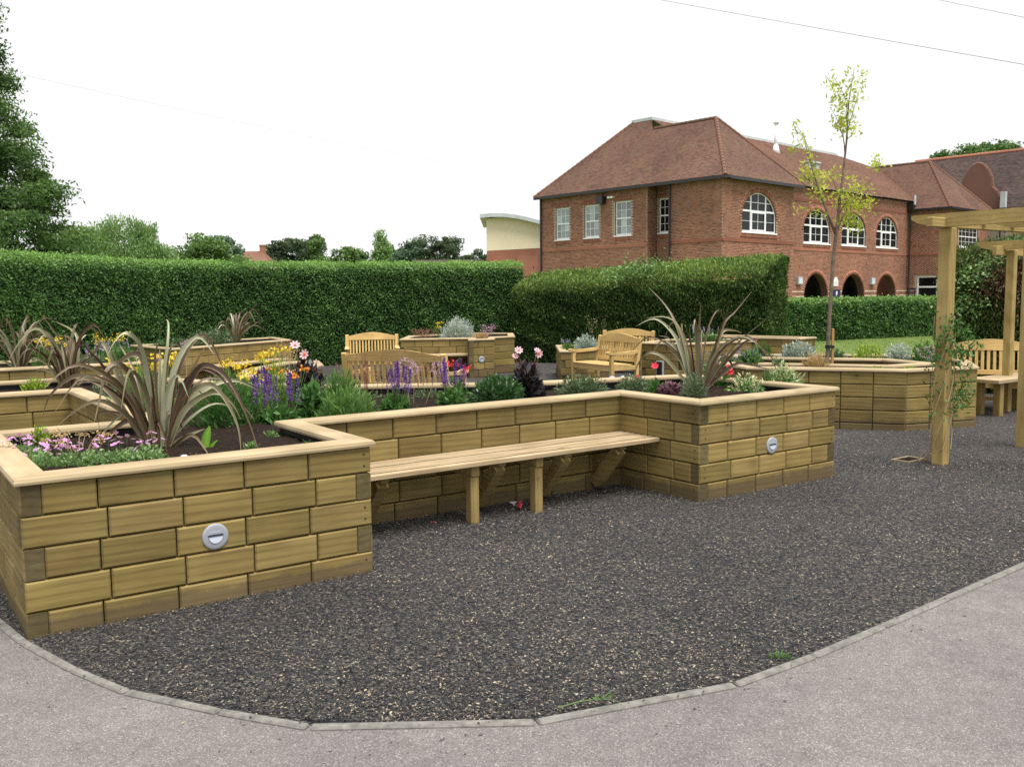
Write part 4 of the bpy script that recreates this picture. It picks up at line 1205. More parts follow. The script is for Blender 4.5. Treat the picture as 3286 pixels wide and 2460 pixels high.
# ---------------------------------------------------------------- the brick school building
BLOC, BANG = (10.27, 45.0, -0.15), rad(43)
SB = thing('brick_building', 'large red brick building with hipped clay-tiled roofs and arched windows', 'building', BLOC, BANG)
ZB = 0.15                                      # local height of the garden datum

class Wall:
    """s runs along the wall, out points to the open air (right of the walking direction)"""
    def __init__(w, o, d):
        w.o, w.d = Vector(o), Vector(d).normalized()
        w.n = Vector((w.d.y, -w.d.x))
    def P(w, s, out, z):
        p = w.o + w.d * s + w.n * out
        return (p.x, p.y, z + ZB)
    def box(w, mb, s0, s1, o0, o1, z0, z1, mi=0):
        p = [w.P(s, o, z) for z in (z0, z1) for s, o in ((s0, o0), (s1, o0), (s1, o1), (s0, o1))]
        return mb.add(p, [(0, 3, 2, 1), (4, 5, 6, 7), (0, 1, 5, 4), (1, 2, 6, 5), (2, 3, 7, 6), (3, 0, 4, 7)], mi)

def arch_z(op, s):
    if 'spring' not in op:
        return op['z1']
    c, r_ = (op['s0'] + op['s1']) / 2, (op['s1'] - op['s0']) / 2
    t = max(0.0, 1 - ((s - c) / r_) ** 2)
    return op['spring'] + (op['z1'] - op['spring']) * math.sqrt(t)

BRICKS = []          # (wall, s0, s1, z0) of full-size bricks, to be placed one by one or joined
def brick_wall(w, ln, z0, z1, ops=(), depth=0.25, lay=True, bond=0.0):
    cuts = {0.0, ln}
    for op in ops:
        if 'spring' in op:
            for k in range(17):
                t = math.pi * k / 16
                cuts.add((op['s0'] + op['s1']) / 2 - math.cos(t) * (op['s1'] - op['s0']) / 2)
        else:
            cuts |= {op['s0'], op['s1']}
    cuts = sorted(cuts)
    mb, rv = MB(), MB()
    for a, b in zip(cuts[:-1], cuts[1:]):
        if b - a < 1e-6:
            continue
        m_ = (a + b) / 2
        hit = sorted([op for op in ops if op['s0'] < m_ < op['s1']], key=lambda q: q['z0'])
        lo_a = lo_b = z0
        for op in hit:
            za, zb_ = arch_z(op, a), arch_z(op, b)
            if op['z0'] > lo_a:
                mb.add([w.P(a, 0, lo_a), w.P(b, 0, lo_b), w.P(b, 0, op['z0']), w.P(a, 0, op['z0'])], [(0, 1, 2, 3)])
                rv.add([w.P(a, 0, op['z0']), w.P(b, 0, op['z0']), w.P(b, -depth, op['z0']), w.P(a, -depth, op['z0'])], [(0, 1, 2, 3)])
            rv.add([w.P(a, 0, za), w.P(b, 0, zb_), w.P(b, -depth, zb_), w.P(a, -depth, za)], [(3, 2, 1, 0)])
            lo_a, lo_b = za, zb_
        mb.add([w.P(a, 0, lo_a), w.P(b, 0, lo_b), w.P(b, 0, z1), w.P(a, 0, z1)], [(0, 1, 2, 3)])
    for op in ops:
        top = op.get('spring', op['z1'])
        for s in (op['s0'], op['s1']):
            rv.add([w.P(s, 0, op['z0']), w.P(s, -depth, op['z0']), w.P(s, -depth, top), w.P(s, 0, top)], [(0, 1, 2, 3)])
    mb.build('wall', 'mortar', SB)
    if rv.f:
        rv.build('reveal', 'gable_brick', SB)
    if not lay:
        return
    L_, G = 0.225, 0.075
    r = 0
    z = z0
    while z < z1 - 0.04:
        s = -0.1125 * (r % 2) + bond
        while s < ln:
            a, b = max(s, 0.0), min(s + L_, ln)
            if b - a > 0.06:
                m_ = (a + b) / 2
                bad = False
                for op in ops:
                    g = 0.27 if 'spring' in op else 0.02
                    if op['s0'] - (g if z > op.get('spring', 1e9) else 0.0) < b and a < op['s1'] + (g if z > op.get('spring', 1e9) else 0.0) and z + G > op['z0'] and z < op['z1'] + g:
                        if 'spring' not in op:
                            bad = True
                        else:
                            c, r_ = (op['s0'] + op['s1']) / 2, (op['s1'] - op['s0']) / 2
                            if z + G / 2 < op['spring']:
                                bad = op['s0'] - 0.01 < m_ < op['s1'] + 0.01
                            else:
                                q = ((m_ - c) / (r_ + 0.24)) ** 2 + ((z + G / 2 - op['spring']) / (op['z1'] - op['spring'] + 0.24)) ** 2
                                bad = q < 1
                        if bad:
                            break
                if not bad:
                    BRICKS.append((w, a + 0.005, b - 0.005, z + 0.005))
            s += L_
        z += G
        r += 1

def arch_ring(w, op, thick=0.24, nv=30):
    """ring of bricks on edge round an arch"""
    c, r_ = (op['s0'] + op['s1']) / 2, (op['s1'] - op['s0']) / 2
    h = op['z1'] - op['spring']
    vs, qs, rn = [], [], []
    for k in range(nv):
        a0, a1 = math.pi * (k + 0.06) / nv, math.pi * (k + 0.94) / nv
        pts = []
        for a, t in ((a0, 0), (a1, 0), (a1, thick), (a0, thick)):
            pts.append((c - math.cos(a) * (r_ + t), op['spring'] + math.sin(a) * (h + t)))
        b = len(vs)
        vs += [w.P(s, 0.012, z) for s, z in pts] + [w.P(s, -0.10, z) for s, z in pts]
        qs += [(b, b + 1, b + 2, b + 3), (b, b + 4, b + 5, b + 1), (b + 3, b + 2, b + 6, b + 7), (b + 1, b + 5, b + 6, b + 2), (b, b + 3, b + 7, b + 4)]
        rn += [R.random()] * 8
    link('brick_arch', fast_mesh('brick_arch', np.array(vs), np.array(qs), 'brick_red', np.array(rn)), SB)

def soldier(w, s0, s1, z0, z1):
    vs, qs, rn = [], [], []
    n = int((s1 - s0) / 0.075)
    for k in range(n):
        a, b_ = s0 + k * 0.075 + 0.005, s0 + (k + 1) * 0.075 - 0.005
        b = len(vs)
        vs += [w.P(s, o, z) for s, o, z in ((a, .010, z0), (b_, .010, z0), (b_, .010, z1), (a, .010, z1), (a, 0, z0), (b_, 0, z0), (b_, 0, z1), (a, 0, z1))]
        qs += [(b, b + 1, b + 2, b + 3), (b + 3, b + 2, b + 6, b + 7), (b + 1, b + 5, b + 6, b + 2), (b, b + 3, b + 7, b + 4), (b, b + 4, b + 5, b + 1)]
        rn += [R.random()] * 8
    link('soldier_course', fast_mesh('soldier_course', np.array(vs), np.array(qs), 'brick_red', np.array(rn)), SB)

def string_course(w, s0, s1, z, h=0.16, out=0.035):
    mb = MB()
    w.box(mb, s0, s1, -0.02, out, z, z + h * 0.45)
    w.box(mb, s0, s1, -0.02, out * 0.55, z + h * 0.45 + 0.012, z + h)
    mb.build('string_course', 'brick_red', SB)

def sash(w, s0, s1, z0, z1, glass='glass_pale', cols=3, rows=2):
    mb = MB()
    o0, o1 = -0.13, -0.075
    w.box(mb, s0, s0 + 0.065, o0, o1, z0, z1)
    w.box(mb, s1 - 0.065, s1, o0, o1, z0, z1)
    w.box(mb, s0 + 0.065, s1 - 0.065, o0, o1, z0, z0 + 0.085)
    w.box(mb, s0 + 0.065, s1 - 0.065, o0, o1, z1 - 0.07, z1)
    zm = (z0 + z1) / 2
    w.box(mb, s0 + 0.065, s1 - 0.065, o0, o1 + 0.012, zm - 0.035, zm + 0.035)
    w.box(mb, s0 - 0.06, s1 + 0.06, -0.1, 0.05, z0 - 0.065, z0 - 0.001)
    f = mb.build('window', 'white', SB)
    for (za, zb_) in ((z0 + 0.085, zm - 0.035), (zm + 0.035, z1 - 0.07)):
        lights(w, f, s0 + 0.065, s1 - 0.065, za, zb_, cols, rows, glass)
    return f

def lights(w, f, sa, sb_, za, zb_, cols, rows, glass, bar=0.02):
    ds, dz = (sb_ - sa) / cols, (zb_ - za) / rows
    for i in range(1, cols):
        mb = MB()
        w.box(mb, sa + i * ds - bar / 2, sa + i * ds + bar / 2, -0.125, -0.085, za, zb_)
        mb.build('glazing_bar', 'white', f)
    for j in range(1, rows):
        mb = MB()
        w.box(mb, sa, sb_, -0.122, -0.088, za + j * dz - bar / 2, za + j * dz + bar / 2)
        mb.build('glazing_bar', 'white', f)
    for i in range(cols):
        for j in range(rows):
            mb = MB()
            w.box(mb, sa + i * ds, sa + (i + 1) * ds, -0.118, -0.110, za + j * dz, za + (j + 1) * dz)
            mb.build('pane', glass, f)

def arched_window(w, op, glass='glass'):
    """three lights under one arch: wide middle with an opening casement, transom at mid height"""
    s0, s1, z0 = op['s0'], op['s1'], op['z0']
    wd = s1 - s0
    t = 0.05
    mb = MB()
    def strip(pts_in, pts_out, o0, o1):
        n = len(pts_in)
        for k in range(n - 1):
            q = [pts_in[k], pts_in[k + 1], pts_out[k + 1], pts_out[k]]
            v = [w.P(s, o, z) for o in (o0, o1) for s, z in q]
            mb.add(v, [(0, 1, 2, 3), (7, 6, 5, 4), (0, 4, 5, 1), (2, 6, 7, 3), (1, 5, 6, 2), (3, 7, 4, 0)])
    K_ = 24
    ang = [math.pi * k / K_ for k in range(K_ + 1)]
    c, r_, h = (s0 + s1) / 2, wd / 2, op['z1'] - op['spring']
    strip([(c - math.cos(a) * (r_ - t), op['spring'] + math.sin(a) * (h - t)) for a in ang], [(c - math.cos(a) * r_, op['spring'] + math.sin(a) * h) for a in ang], -0.13, -0.07)
    for a, b in ((s0, s0 + t), (s1 - t, s1)):
        w.box(mb, a, b, -0.13, -0.07, z0, op['spring'])
    w.box(mb, s0 + t, s1 - t, -0.13, -0.07, z0, z0 + 0.08)
    w.box(mb, s0 - 0.05, s1 + 0.05, -0.1, 0.05, z0 - 0.07, z0 - 0.001)
    m1, m2 = s0 + wd * 0.285, s0 + wd * 0.715
    zt = z0 + (op['z1'] - z0) * 0.53
    for m_ in (m1, m2):
        w.box(mb, m_ - 0.038, m_ + 0.038, -0.128, -0.068, z0 + 0.08, arch_z(op, m_) - t)
    w.box(mb, s0 + t, s1 - t, -0.129, -0.066, zt - 0.045, zt + 0.045)
    f = mb.build('window', 'white', SB)
    lights(w, f, m1 + 0.045, m2 - 0.045, z0 + 0.08, zt - 0.045, 2, 2, glass)
    # casement frame in the middle light
    mb = MB()
    for a, b, za, zb_ in ((m1 + .045, m1 + .11, z0 + .08, zt - .045), (m2 - .11, m2 - .045, z0 + .08, zt - .045), (m1 + .11, m2 - .11, z0 + .08, z0 + .14), (m1 + .11, m2 - .11, zt - .10, zt - .045)):
        w.box(mb, a, b, -0.085, -0.055, za, zb_)
    mb.build('casement', 'white', f)
    for a, b in ((s0 + t, m1 - 0.045), (m2 + 0.045, s1 - t)):
        lights(w, f, a, b, z0 + 0.08, zt - 0.045, 1, 2, glass)
    # panes above the transom, cut by the arch
    for a, b in ((s0 + t, m1 - 0.045), (m1 + 0.045, c), (c, m2 - 0.045), (m2 + 0.045, s1 - t)):
        n = 6
        ss = [a + (b - a) * k / n for k in range(n + 1)]
        zmid = zt + 0.045 + (op['z1'] - zt) * 0.42
        for lo, hi in ((zt + 0.045, zmid), (zmid, 99)):
            mb = MB()
            for x0, x1 in zip(ss[:-1], ss[1:]):
                za, zb_ = min(hi, arch_z(op, x0) - t * 0.4), min(hi, arch_z(op, x1) - t * 0.4)
                if max(za, zb_) <= lo:
                    continue
                za, zb_ = max(za, lo), max(zb_, lo)
                mb.add([w.P(x0, -0.112, lo), w.P(x1, -0.112, lo), w.P(x1, -0.112, zb_), w.P(x0, -0.112, za)], [(0, 1, 2, 3)])
            if mb.f:
                mb.build('pane', glass, f)
        mb = MB()
        zz = min(zmid, max(arch_z(op, a), arch_z(op, b)))
        w.box(mb, a if arch_z(op, a) > zmid else a + (b - a) * .25, b if arch_z(op, b) > zmid else b - (b - a) * .25, -0.122, -0.086, zmid - 0.012, zmid + 0.012)
        mb.build('glazing_bar', 'white', f)
    mb = MB()
    w.box(mb, c - 0.012, c + 0.012, -0.124, -0.085, zt + 0.045, op['z1'] - t)
    mb.build('glazing_bar', 'white', f)
    arch_ring(w, op)
    return f

def tiles(name, poly, zf, g, mat, gauge=0.10, width=0.165, single=0):
    """clay tiles on a sloping plane: poly is its plan, zf(x, y) its height, g the uphill direction in plan"""
    g = Vector(g).normalized()
    e = Vector((g.y, -g.x))
    P = [Vector(p) for p in poly]
    sl = zf(g.x, g.y) - zf(0, 0)
    cs = 1 / math.sqrt(1 + sl * sl)
    gg = gauge * cs
    us, vs_ = [p.dot(e) for p in P], [p.dot(g) for p in P]
    V, U = np.arange(min(vs_), max(vs_), gg), np.arange(min(us) - width, max(us), width)
    uu, vv = np.meshgrid(U, V)
    uu = uu + (np.arange(len(V)) % 2)[:, None] * width / 2
    uu, vv = uu.ravel(), vv.ravel()
    cx, cy = e.x * (uu + width / 2) + g.x * (vv + gg / 2), e.y * (uu + width / 2) + g.y * (vv + gg / 2)
    ok = in_poly(cx, cy, poly)
    uu, vv = uu[ok], vv[ok]
    n = len(uu)
    gp = 0.004
    lift = 0.022 + NR.normal(0, 0.004, n)
    def pt(u, v, up):
        x, y = e.x * u + g.x * v, e.y * u + g.y * v
        return np.stack([x, y, zf(x, y) + up + ZB], 1)
    a = pt(uu + gp, vv - gg * 0.12, lift)
    b = pt(uu + width - gp, vv - gg * 0.12, lift)
    c = pt(uu + width - gp, vv + gg, 0.006 + 0 * uu)
    d = pt(uu + gp, vv + gg, 0.006 + 0 * uu)
    e_ = pt(uu + gp, vv - gg * 0.12, lift - 0.02)
    f_ = pt(uu + width - gp, vv - gg * 0.12, lift - 0.02)
    vt = np.stack([a, b, c, d, e_, f_], 1)
    rn = NR.random(n)
    if single:                                   # the nearest tiles each an object of its own
        mid = vt.mean(1)
        order = np.argsort(mid[:, 1] * 0.73 + mid[:, 0] * 0.68)[:single]
        rest = np.setdiff1d(np.arange(n), order)
        t0 = None
        for k in order:
            o0 = vt[k, 0]
            if t0 is None:
                me = bpy.data.meshes.new('roof_tile')
                me.from_pydata([tuple(q - o0) for q in vt[k]], [], [(0, 1, 2, 3), (4, 5, 1, 0)])
                me.materials.append(M[mat])
                t0 = me
            link('roof_tile', t0, SB, tuple(o0))
        vt, rn = vt[rest], rn[rest]
        n = len(vt)
    base = (np.arange(n) * 6)[:, None]
    q = np.concatenate([base + np.array([[0, 1, 2, 3]]), base + np.array([[4, 5, 1, 0]])], 0)
    o = link(name, fast_mesh(name, vt.reshape(-1, 3), q, mat, np.repeat(rn, 6)), SB)
    o['kind'] = 'stuff'
    MB().add([(p.x, p.y, zf(p.x, p.y) + ZB) for p in P], [tuple(range(len(P)))]).build('roof', 'under', SB)
    return o

def ridge(pts, mat='tile_old', r_=0.11, step=0.3):
    """half-round capping tiles along a hip or ridge"""
    mb = MB()
    for a, b in zip(pts[:-1], pts[1:]):
        a, b = Vector(a), Vector(b)
        n = max(1, int((b - a).length / step))
        for k in range(n):
            p, q = a.lerp(b, k / n), a.lerp(b, (k + 1.06) / n)
            mb.tube([(p.x, p.y, p.z + ZB - 0.03), (q.x, q.y, q.z + ZB - 0.03)], [r_ * 1.08, r_ * 0.9], 8)
    o = mb.build('ridge_capping', mat, SB)
    o['kind'] = 'stuff'

EZ = 7.22
# --- walls
wl_a = Wall((0, 12.43), (0, -1))                       # end wall, far part
def sy(y):
    return 12.43 - y
opsL = [dict(s0=sy(11.25), s1=sy(10.18), z0=4.70, z1=6.47), dict(s0=sy(9.04), s1=sy(7.97), z0=4.70, z1=6.47), dict(s0=sy(6.81), s1=sy(5.71), z0=4.70, z1=6.50)]
brick_wall(wl_a, sy(4.63), -0.1, EZ, opsL)
for op in opsL:
    sash(wl_a, op['s0'], op['s1'], op['z0'], op['z1'])
    soldier(wl_a, op['s0'] - 0.1, op['s1'] + 0.1, op['z1'] + 0.02, op['z1'] + 0.26)
    soldier(wl_a, op['s0'] - 0.05, op['s1'] + 0.05, op['z0'] - 0.30, op['z0'] - 0.08)
wl_b = Wall((0, 4.63), (1, 0))                          # return into the recess
brick_wall(wl_b, 0.8, -0.1, EZ)
wl_c = Wall((0.8, 4.63), (0, -1))
opr = dict(s0=4.63 - 4.5, s1=4.63 - 3.55, z0=4.75, z1=6.53)
brick_wall(wl_c, 4.63 - 3.18, -0.1, EZ, [opr])
sash(wl_c, opr['s0'], opr['s1'], opr['z0'], opr['z1'], 'glass', 3, 2)
soldier(wl_c, opr['s0'] - 0.1, opr['s1'] + 0.1, opr['z1'] + 0.02, opr['z1'] + 0.26)
soldier(wl_c, opr['s0'], opr['s1'], opr['z0'] - 0.30, opr['z0'] - 0.08)
wl_d = Wall((0, 3.18), (0, -1))                         # wing, end wall
brick_wall(wl_d, 3.18, -0.1, EZ)
wf = Wall((0, 0), (1, 0))                               # wing, front
opw = dict(s0=1.63, s1=4.83, z0=4.62, z1=6.60, spring=5.30)
brick_wall(wf, 6.55, -0.1, EZ, [opw])
arched_window(wf, opw)
soldier(wf, 1.5, 4.95, 4.30, 4.53)
wr = Wall((6.55, 0), (0, 1))
brick_wall(wr, 2.57, -0.1, EZ + 0.5, lay=False)
wm = Wall((6.55, 2.57), (1, 0))                         # main front
def sx(x):
    return x - 6.55
opsM = [dict(s0=sx(12.12), s1=sx(15.32), z0=4.52, z1=6.52, spring=5.25), dict(s0=sx(16.78), s1=sx(20.01), z0=4.52, z1=6.52, spring=5.25), dict(s0=sx(21.45), s1=sx(24.65), z0=4.52, z1=6.52, spring=5.25)]
opsD = [dict(s0=sx(12.3), s1=sx(15.2), z0=-0.1, z1=2.70, spring=1.25), dict(s0=sx(16.95), s1=sx(20.0), z0=-0.1, z1=2.70, spring=1.25), dict(s0=sx(21.7), s1=sx(24.6), z0=-0.1, z1=2.68, spring=1.25)]
brick_wall(wm, 26.4 - 6.55, -0.1, 7.85, opsM + opsD, 0.45)
for op in opsM:
    arched_window(wm, op)
    soldier(wm, op['s0'] - 0.05, op['s1'] + 0.05, op['z0'] - 0.30, op['z0'] - 0.08)
for op in opsD:
    arch_ring(wm, op, 0.26, 34)
w2l = Wall((26.4, 2.57), (0, -1))                       # second wing, side and front
op2 = dict(s0=2.57 - 1.92, s1=2.57 - 0.5, z0=0.2, z1=2.62)
brick_wall(w2l, 2.57, -0.1, EZ, [op2])
w2f = Wall((26.4, 0), (1, 0))
op2f = dict(s0=2.1, s1=5.5, z0=4.62, z1=6.1)
brick_wall(w2f, 7.2, -0.1, EZ, [op2f])
w2r = Wall((33.6, 0), (0, 1))
brick_wall(w2r, 3.0, -0.1, EZ, lay=False)
w3 = Wall((33.6, 3.0), (1, 0))
brick_wall(w3, 4.0, -0.1, 7.9)
w4 = Wall((37.6, 9), (0, -1))
brick_wall(w4, 22, -0.1, 7.85, lay=False)
# string courses at first-floor and eaves level
for w_, a_, b_, z_ in ((wl_a, 0, sy(4.63), 4.06), (wl_c, 0, 1.45, 4.06), (wl_d, 0, 3.215, 4.10), (wf, -0.035, 6.55, 4.10), (wm, 0, 19.85, 4.06), (w2l, 0, 2.605, 4.06), (w2f, -0.035, 7.2, 4.06), (wm, 0, 19.85, 6.92)):
    string_course(w_, a_, b_, z_)
# windows of the second wing
f2 = sash(w2f, op2f['s0'], op2f['s1'], op2f['z0'], op2f['z1'], 'glass', 5, 2)
mb = MB()
w2l.box(mb, op2['s0'], op2['s0'] + .1, -.16, -.06, op2['z0'], op2['z1']); w2l.box(mb, op2['s1'] - .1, op2['s1'], -.16, -.06, op2['z0'], op2['z1'])
w2l.box(mb, op2['s0'] + .1, op2['s1'] - .1, -.16, -.06, op2['z1'] - .1, op2['z1']); w2l.box(mb, op2['s0'] + .1, op2['s1'] - .1, -.16, -.05, 1.82, 1.93)
f2l = mb.build('window', 'white', SB)
for za, zb_ in ((op2['z0'], 1.82), (1.93, op2['z1'] - 0.1)):
    mb = MB(); w2l.box(mb, op2['s0'] + .1, op2['s1'] - .1, -.13, -.12, za, zb_); mb.build('pane', 'glass', f2l)
mb = MB()                                               # navy rail and post by that window
w2l.box(mb, -0.25, 0.62, 0.05, 0.10, 1.72, 1.82); w2l.box(mb, -0.25, 0.62, 0.05, 0.10, 1.15, 1.20); w2l.box(mb, 0.1, 0.16, 0.05, 0.10, -0.1, 1.72); w2l.box(mb, 0.55, 0.61, 0.05, 0.10, -0.1, 1.72)
mb.build('railing', 'navy', SB)
# pale stone bands between the ground-floor arches
for z_ in (0.95, 1.28, 1.58):
    for a_, b_ in ((sx(10.0), opsD[0]['s0']), (opsD[0]['s1'], opsD[1]['s0']), (opsD[1]['s1'], opsD[2]['s0']), (opsD[2]['s1'], sx(26.38))):
        pad = 0.0 if z_ < 1.3 else 0.02
        mb = MB(); wm.box(mb, a_ + pad, b_ - pad, -0.02, 0.028, z_, z_ + 0.075); mb.build('stone_band', 'stone', SB)
    mb = MB(); w2l.box(mb, 0, op2['s0'], -0.02, 0.028, z_, z_ + 0.075); mb.build('stone_band', 'stone', SB)
# passage behind the arches: dark back wall and navy doors
mb = MB(); wm.box(mb, sx(11.6), sx(25.6), -2.6, -2.5, -0.1, 3.4); wm.box(mb, sx(11.6), sx(25.6), -2.6, -0.45, 2.95, 3.05); mb.build('passage', 'dark_in', SB)
for a_, b_, m_ in ((12.9, 13.75, 'navy'), (14.1, 15.0, 'navy'), (17.6, 18.4, 'dark_in'), (22.4, 23.6, 'dark_in')):
    mb = MB(); wm.box(mb, sx(a_), sx(b_), -1.6, -1.52, -0.1, 1.95); d_ = mb.build('door', m_, SB)
    mb = MB(); wm.box(mb, sx(a_) - 0.06, sx(b_) + 0.06, -1.6, -1.5, 1.95, 2.05); mb.build('lintel', 'stone', d_)
    mb = MB(); wm.box(mb, sx(a_) + 0.3, sx(a_) + 0.5, -1.519, -1.512, 0.95, 1.5); mb.build('pane', 'glass_pale', d_)
mb = MB(); wm.box(mb, sx(18.55), sx(18.63), -1.3, -1.2, -0.1, 2.55); wm.box(mb, sx(18.63), sx(19.7), -1.28, -1.22, 1.2, 1.3); mb.build('glazed_screen', 'white', SB)
# lamps, plaque and sign on the main front
for a_ in (11.65, 20.95):
    mb = MB(); wm.box(mb, sx(a_) - 0.26, sx(a_) + 0.26, 0.0, 0.16, 2.05, 2.50); l_ = mb.build('wall_lamp', 'grey_box', SB)
    mb = MB(); wm.box(mb, sx(a_) - 0.2, sx(a_) + 0.2, 0.161, 0.17, 2.1, 2.4); mb.build('lens', 'light_lens', l_)
ring = [(sx(15.86), 1.95), (sx(16.44), 1.95), (sx(16.44), 2.3), (sx(16.36), 2.36), (sx(16.27), 2.5), (sx(16.03), 2.5), (sx(15.94), 2.36), (sx(15.86), 2.3)]
mb = MB(); mb.add([wm.P(s, o, z) for o in (0.03, 0.0) for s, z in ring], [tuple(range(8))] + [(k, k + 8, (k + 1) % 8 + 8, (k + 1) % 8) for k in range(8)])
plq = mb.build('plaque', 'white', SB)
for k in range(4):
    mb = MB(); wm.box(mb, sx(15.95), sx(16.35), 0.031, 0.034, 2.02 + k * 0.075, 2.04 + k * 0.075); mb.build('print_line', 'grey_box', plq)
mb = MB(); wm.box(mb, sx(15.75), sx(16.70), 0.0, 0.05, 1.12, 1.74); sg = mb.build('sign_board', 'navy', SB)
em = [(16.22 + dx, 1.48 + dz) for dx, dz in ((-0.09, 0.14), (0.09, 0.14), (0.09, 0.0), (0.0, -0.16), (-0.09, 0.0))]
mb = MB(); mb.add([wm.P(sx(s), 0.054, z) for s, z in em], [tuple(range(5))]); mb.build('emblem', 'white', sg)
# floodlight under the eaves of the end wall
mb = MB(); wl_a.box(mb, sy(7.9), sy(7.43), 0.05, 0.35, 6.45, 6.85); mb.build('floodlight', 'black', SB)
mb = MB(); wl_a.box(mb, sy(7.2), sy(7.05), 0.0, 0.2, 6.70, 6.80); wl_a.box(mb, sy(7.0), sy(6.85), 0.0, 0.2, 6.70, 6.80); mb.build('security_sensor', 'white', SB)
# gutters, fascia boards and downpipes
def gutter(w, s0, s1, z, out=0.30):
    mb = MB()
    w.box(mb, s0, s1, 0.0, out, z - 0.10, z - 0.02)
    w.box(mb, s0, s1, out, out + 0.12, z - 0.14, z + 0.01)
    mb.build('gutter', 'black', SB)
wwhole = Wall((0, 12.43), (0, -1))
gutter(wwhole, -0.22, 12.85, EZ - 0.04)
gutter(wf, 0.001, 6.95, EZ - 0.04)
gutter(w2l, 0.2, 2.99, EZ)
gutter(w2f, 0.001, 7.6, EZ)
gutter(w4, 7.5, 22, 7.8)
mb = MB(); wm.box(mb, 3.2, 19.6, 0.0, 0.06, 7.72, 7.80); mb.build('gutter', 'black', SB)
def downpipe(p, z0, z1):
    MB().tube([(p[0], p[1], z0 + ZB), (p[0], p[1], z1 + ZB)], 0.06, 8).build('downpipe', 'black', SB)
downpipe((-0.12, 12.35), -0.1, EZ - 0.1)
downpipe((-0.12, 3.10), -0.1, EZ - 0.1)
downpipe((26.15, 2.40), -0.1, EZ - 0.1)
downpipe((37.4, 0.45), 5.0, 7.7)
MB().box(25.9, 26.35, 2.1, 2.5, EZ - 0.05 + ZB, EZ + 0.45 + ZB).build('rainwater_hopper', 'black', SB)
MB().box(26.0, 26.2, 2.05, 2.12, EZ + 0.3 + ZB, EZ + 0.95 + ZB).build('flashing', 'lead', SB)
# --- roofs
sA = lambda x, y: 7.2 + 0.944 * (x + 0.38)
tiles('roof_tiles', [(-0.38, 12.62), (-0.38, -0.38), (3.35, 2.75), (3.35, 6.9), (4.05, 7.6), (4.05, 8.9)], sA, (1, 0), 'tile', single=300)
sB = lambda x, y: 7.2 + 1.125 * (y + 0.38)
tiles('roof_tiles', [(-0.38, -0.38), (7.08, -0.38), (3.35, 2.75)], sB, (0, 1), 'tile')
sC = lambda x, y: 7.2 + 0.944 * (7.08 - x)
tiles('roof_tiles', [(7.08, -0.38), (7.08, 1.7), (3.35, 6.6), (3.35, 2.75)], sC, (-1, 0), 'tile')
sD = lambda x, y: 7.8 + 0.69 * (y - 2.3)
tiles('roof_tiles', [(5.0, 2.3), (29.6, 2.3), (29.6, 6.6), (25.3, 7.6), (4.05, 7.6)], sD, (0, 1), 'tile_old')
sE = lambda x, y: 7.2 + 0.944 * (x - 26.02)
tiles('roof_tiles', [(26.02, 2.9), (26.02, -0.38), (29.9, 2.75), (29.9, 7.2), (28.3, 6.6)], sE, (1, 0), 'tile')
sF = lambda x, y: 7.2 + 1.17 * (y + 0.38)
tiles('roof_tiles', [(26.02, -0.38), (34.0, -0.38), (29.9, 2.75)], sF, (0, 1), 'tile')
sG = lambda x, y: 7.2 + 0.893 * (34.0 - x)
tiles('roof_tiles', [(34.0, -0.38), (34.0, 3.2), (29.9, 7.6), (29.9, 2.75)], sG, (-1, 0), 'tile_dark')
sH = lambda x, y: 7.7 + 0.6 * (y - 2.6)
tiles('roof_tiles', [(32.5, 2.6), (38.2, 2.6), (38.2, 6.5), (32.5, 6.5)], sH, (0, 1), 'tile_dark')
sI = lambda x, y: 7.85 + 0.98 * (x - 37.6)
tiles('roof_tiles', [(37.25, 9.5), (37.25, -13), (42.55, -13), (42.55, 9.5)], sI, (1, 0), 'tile_dark', 0.13, 0.22)
MB().add([(42.55, 9.5, 12.70 + ZB), (42.55, -13, 12.70 + ZB), (48, -13, 7.6 + ZB), (48, 9.5, 7.6 + ZB)], [(0, 1, 2, 3)]).build('roof', 'under', SB)
MB().add([(25.3, 8.9, 11.45 + ZB), (4.05, 8.9, 11.45 + ZB), (0, 12.7, 7.3 + ZB), (29, 12.7, 7.3 + ZB)], [(0, 1, 2, 3)]).build('roof', 'under', SB)
MB().box(4.0, 25.4, 7.5, 9.0, 11.38 + ZB, 11.55 + ZB).build('flat_top', 'lead', SB)
MB().box(26, 46, 8.4, 14, -0.1, 7.3).build('rear_block', 'brick_red', SB)
ridge([(-0.38, -0.38, 7.2), (3.35, 2.75, 10.74)])
ridge([(3.35, 2.75, 10.74), (3.35, 6.8, 10.74)])
ridge([(-0.38, 12.62, 7.2), (4.05, 8.9, 11.4)])
ridge([(7.08, -0.38, 7.2), (3.35, 2.75, 10.74)])
ridge([(26.02, -0.38, 7.2), (29.9, 2.75, 10.87)])
ridge([(29.9, 2.75, 10.87), (29.9, 7.4, 10.9)], 'tile_old')
ridge([(34.0, -0.38, 7.2), (29.9, 2.75, 10.87)], 'tile_old')
ridge([(42.55, 9.3, 12.72), (42.55, -13, 12.72)], 'brick_red', 0.16)
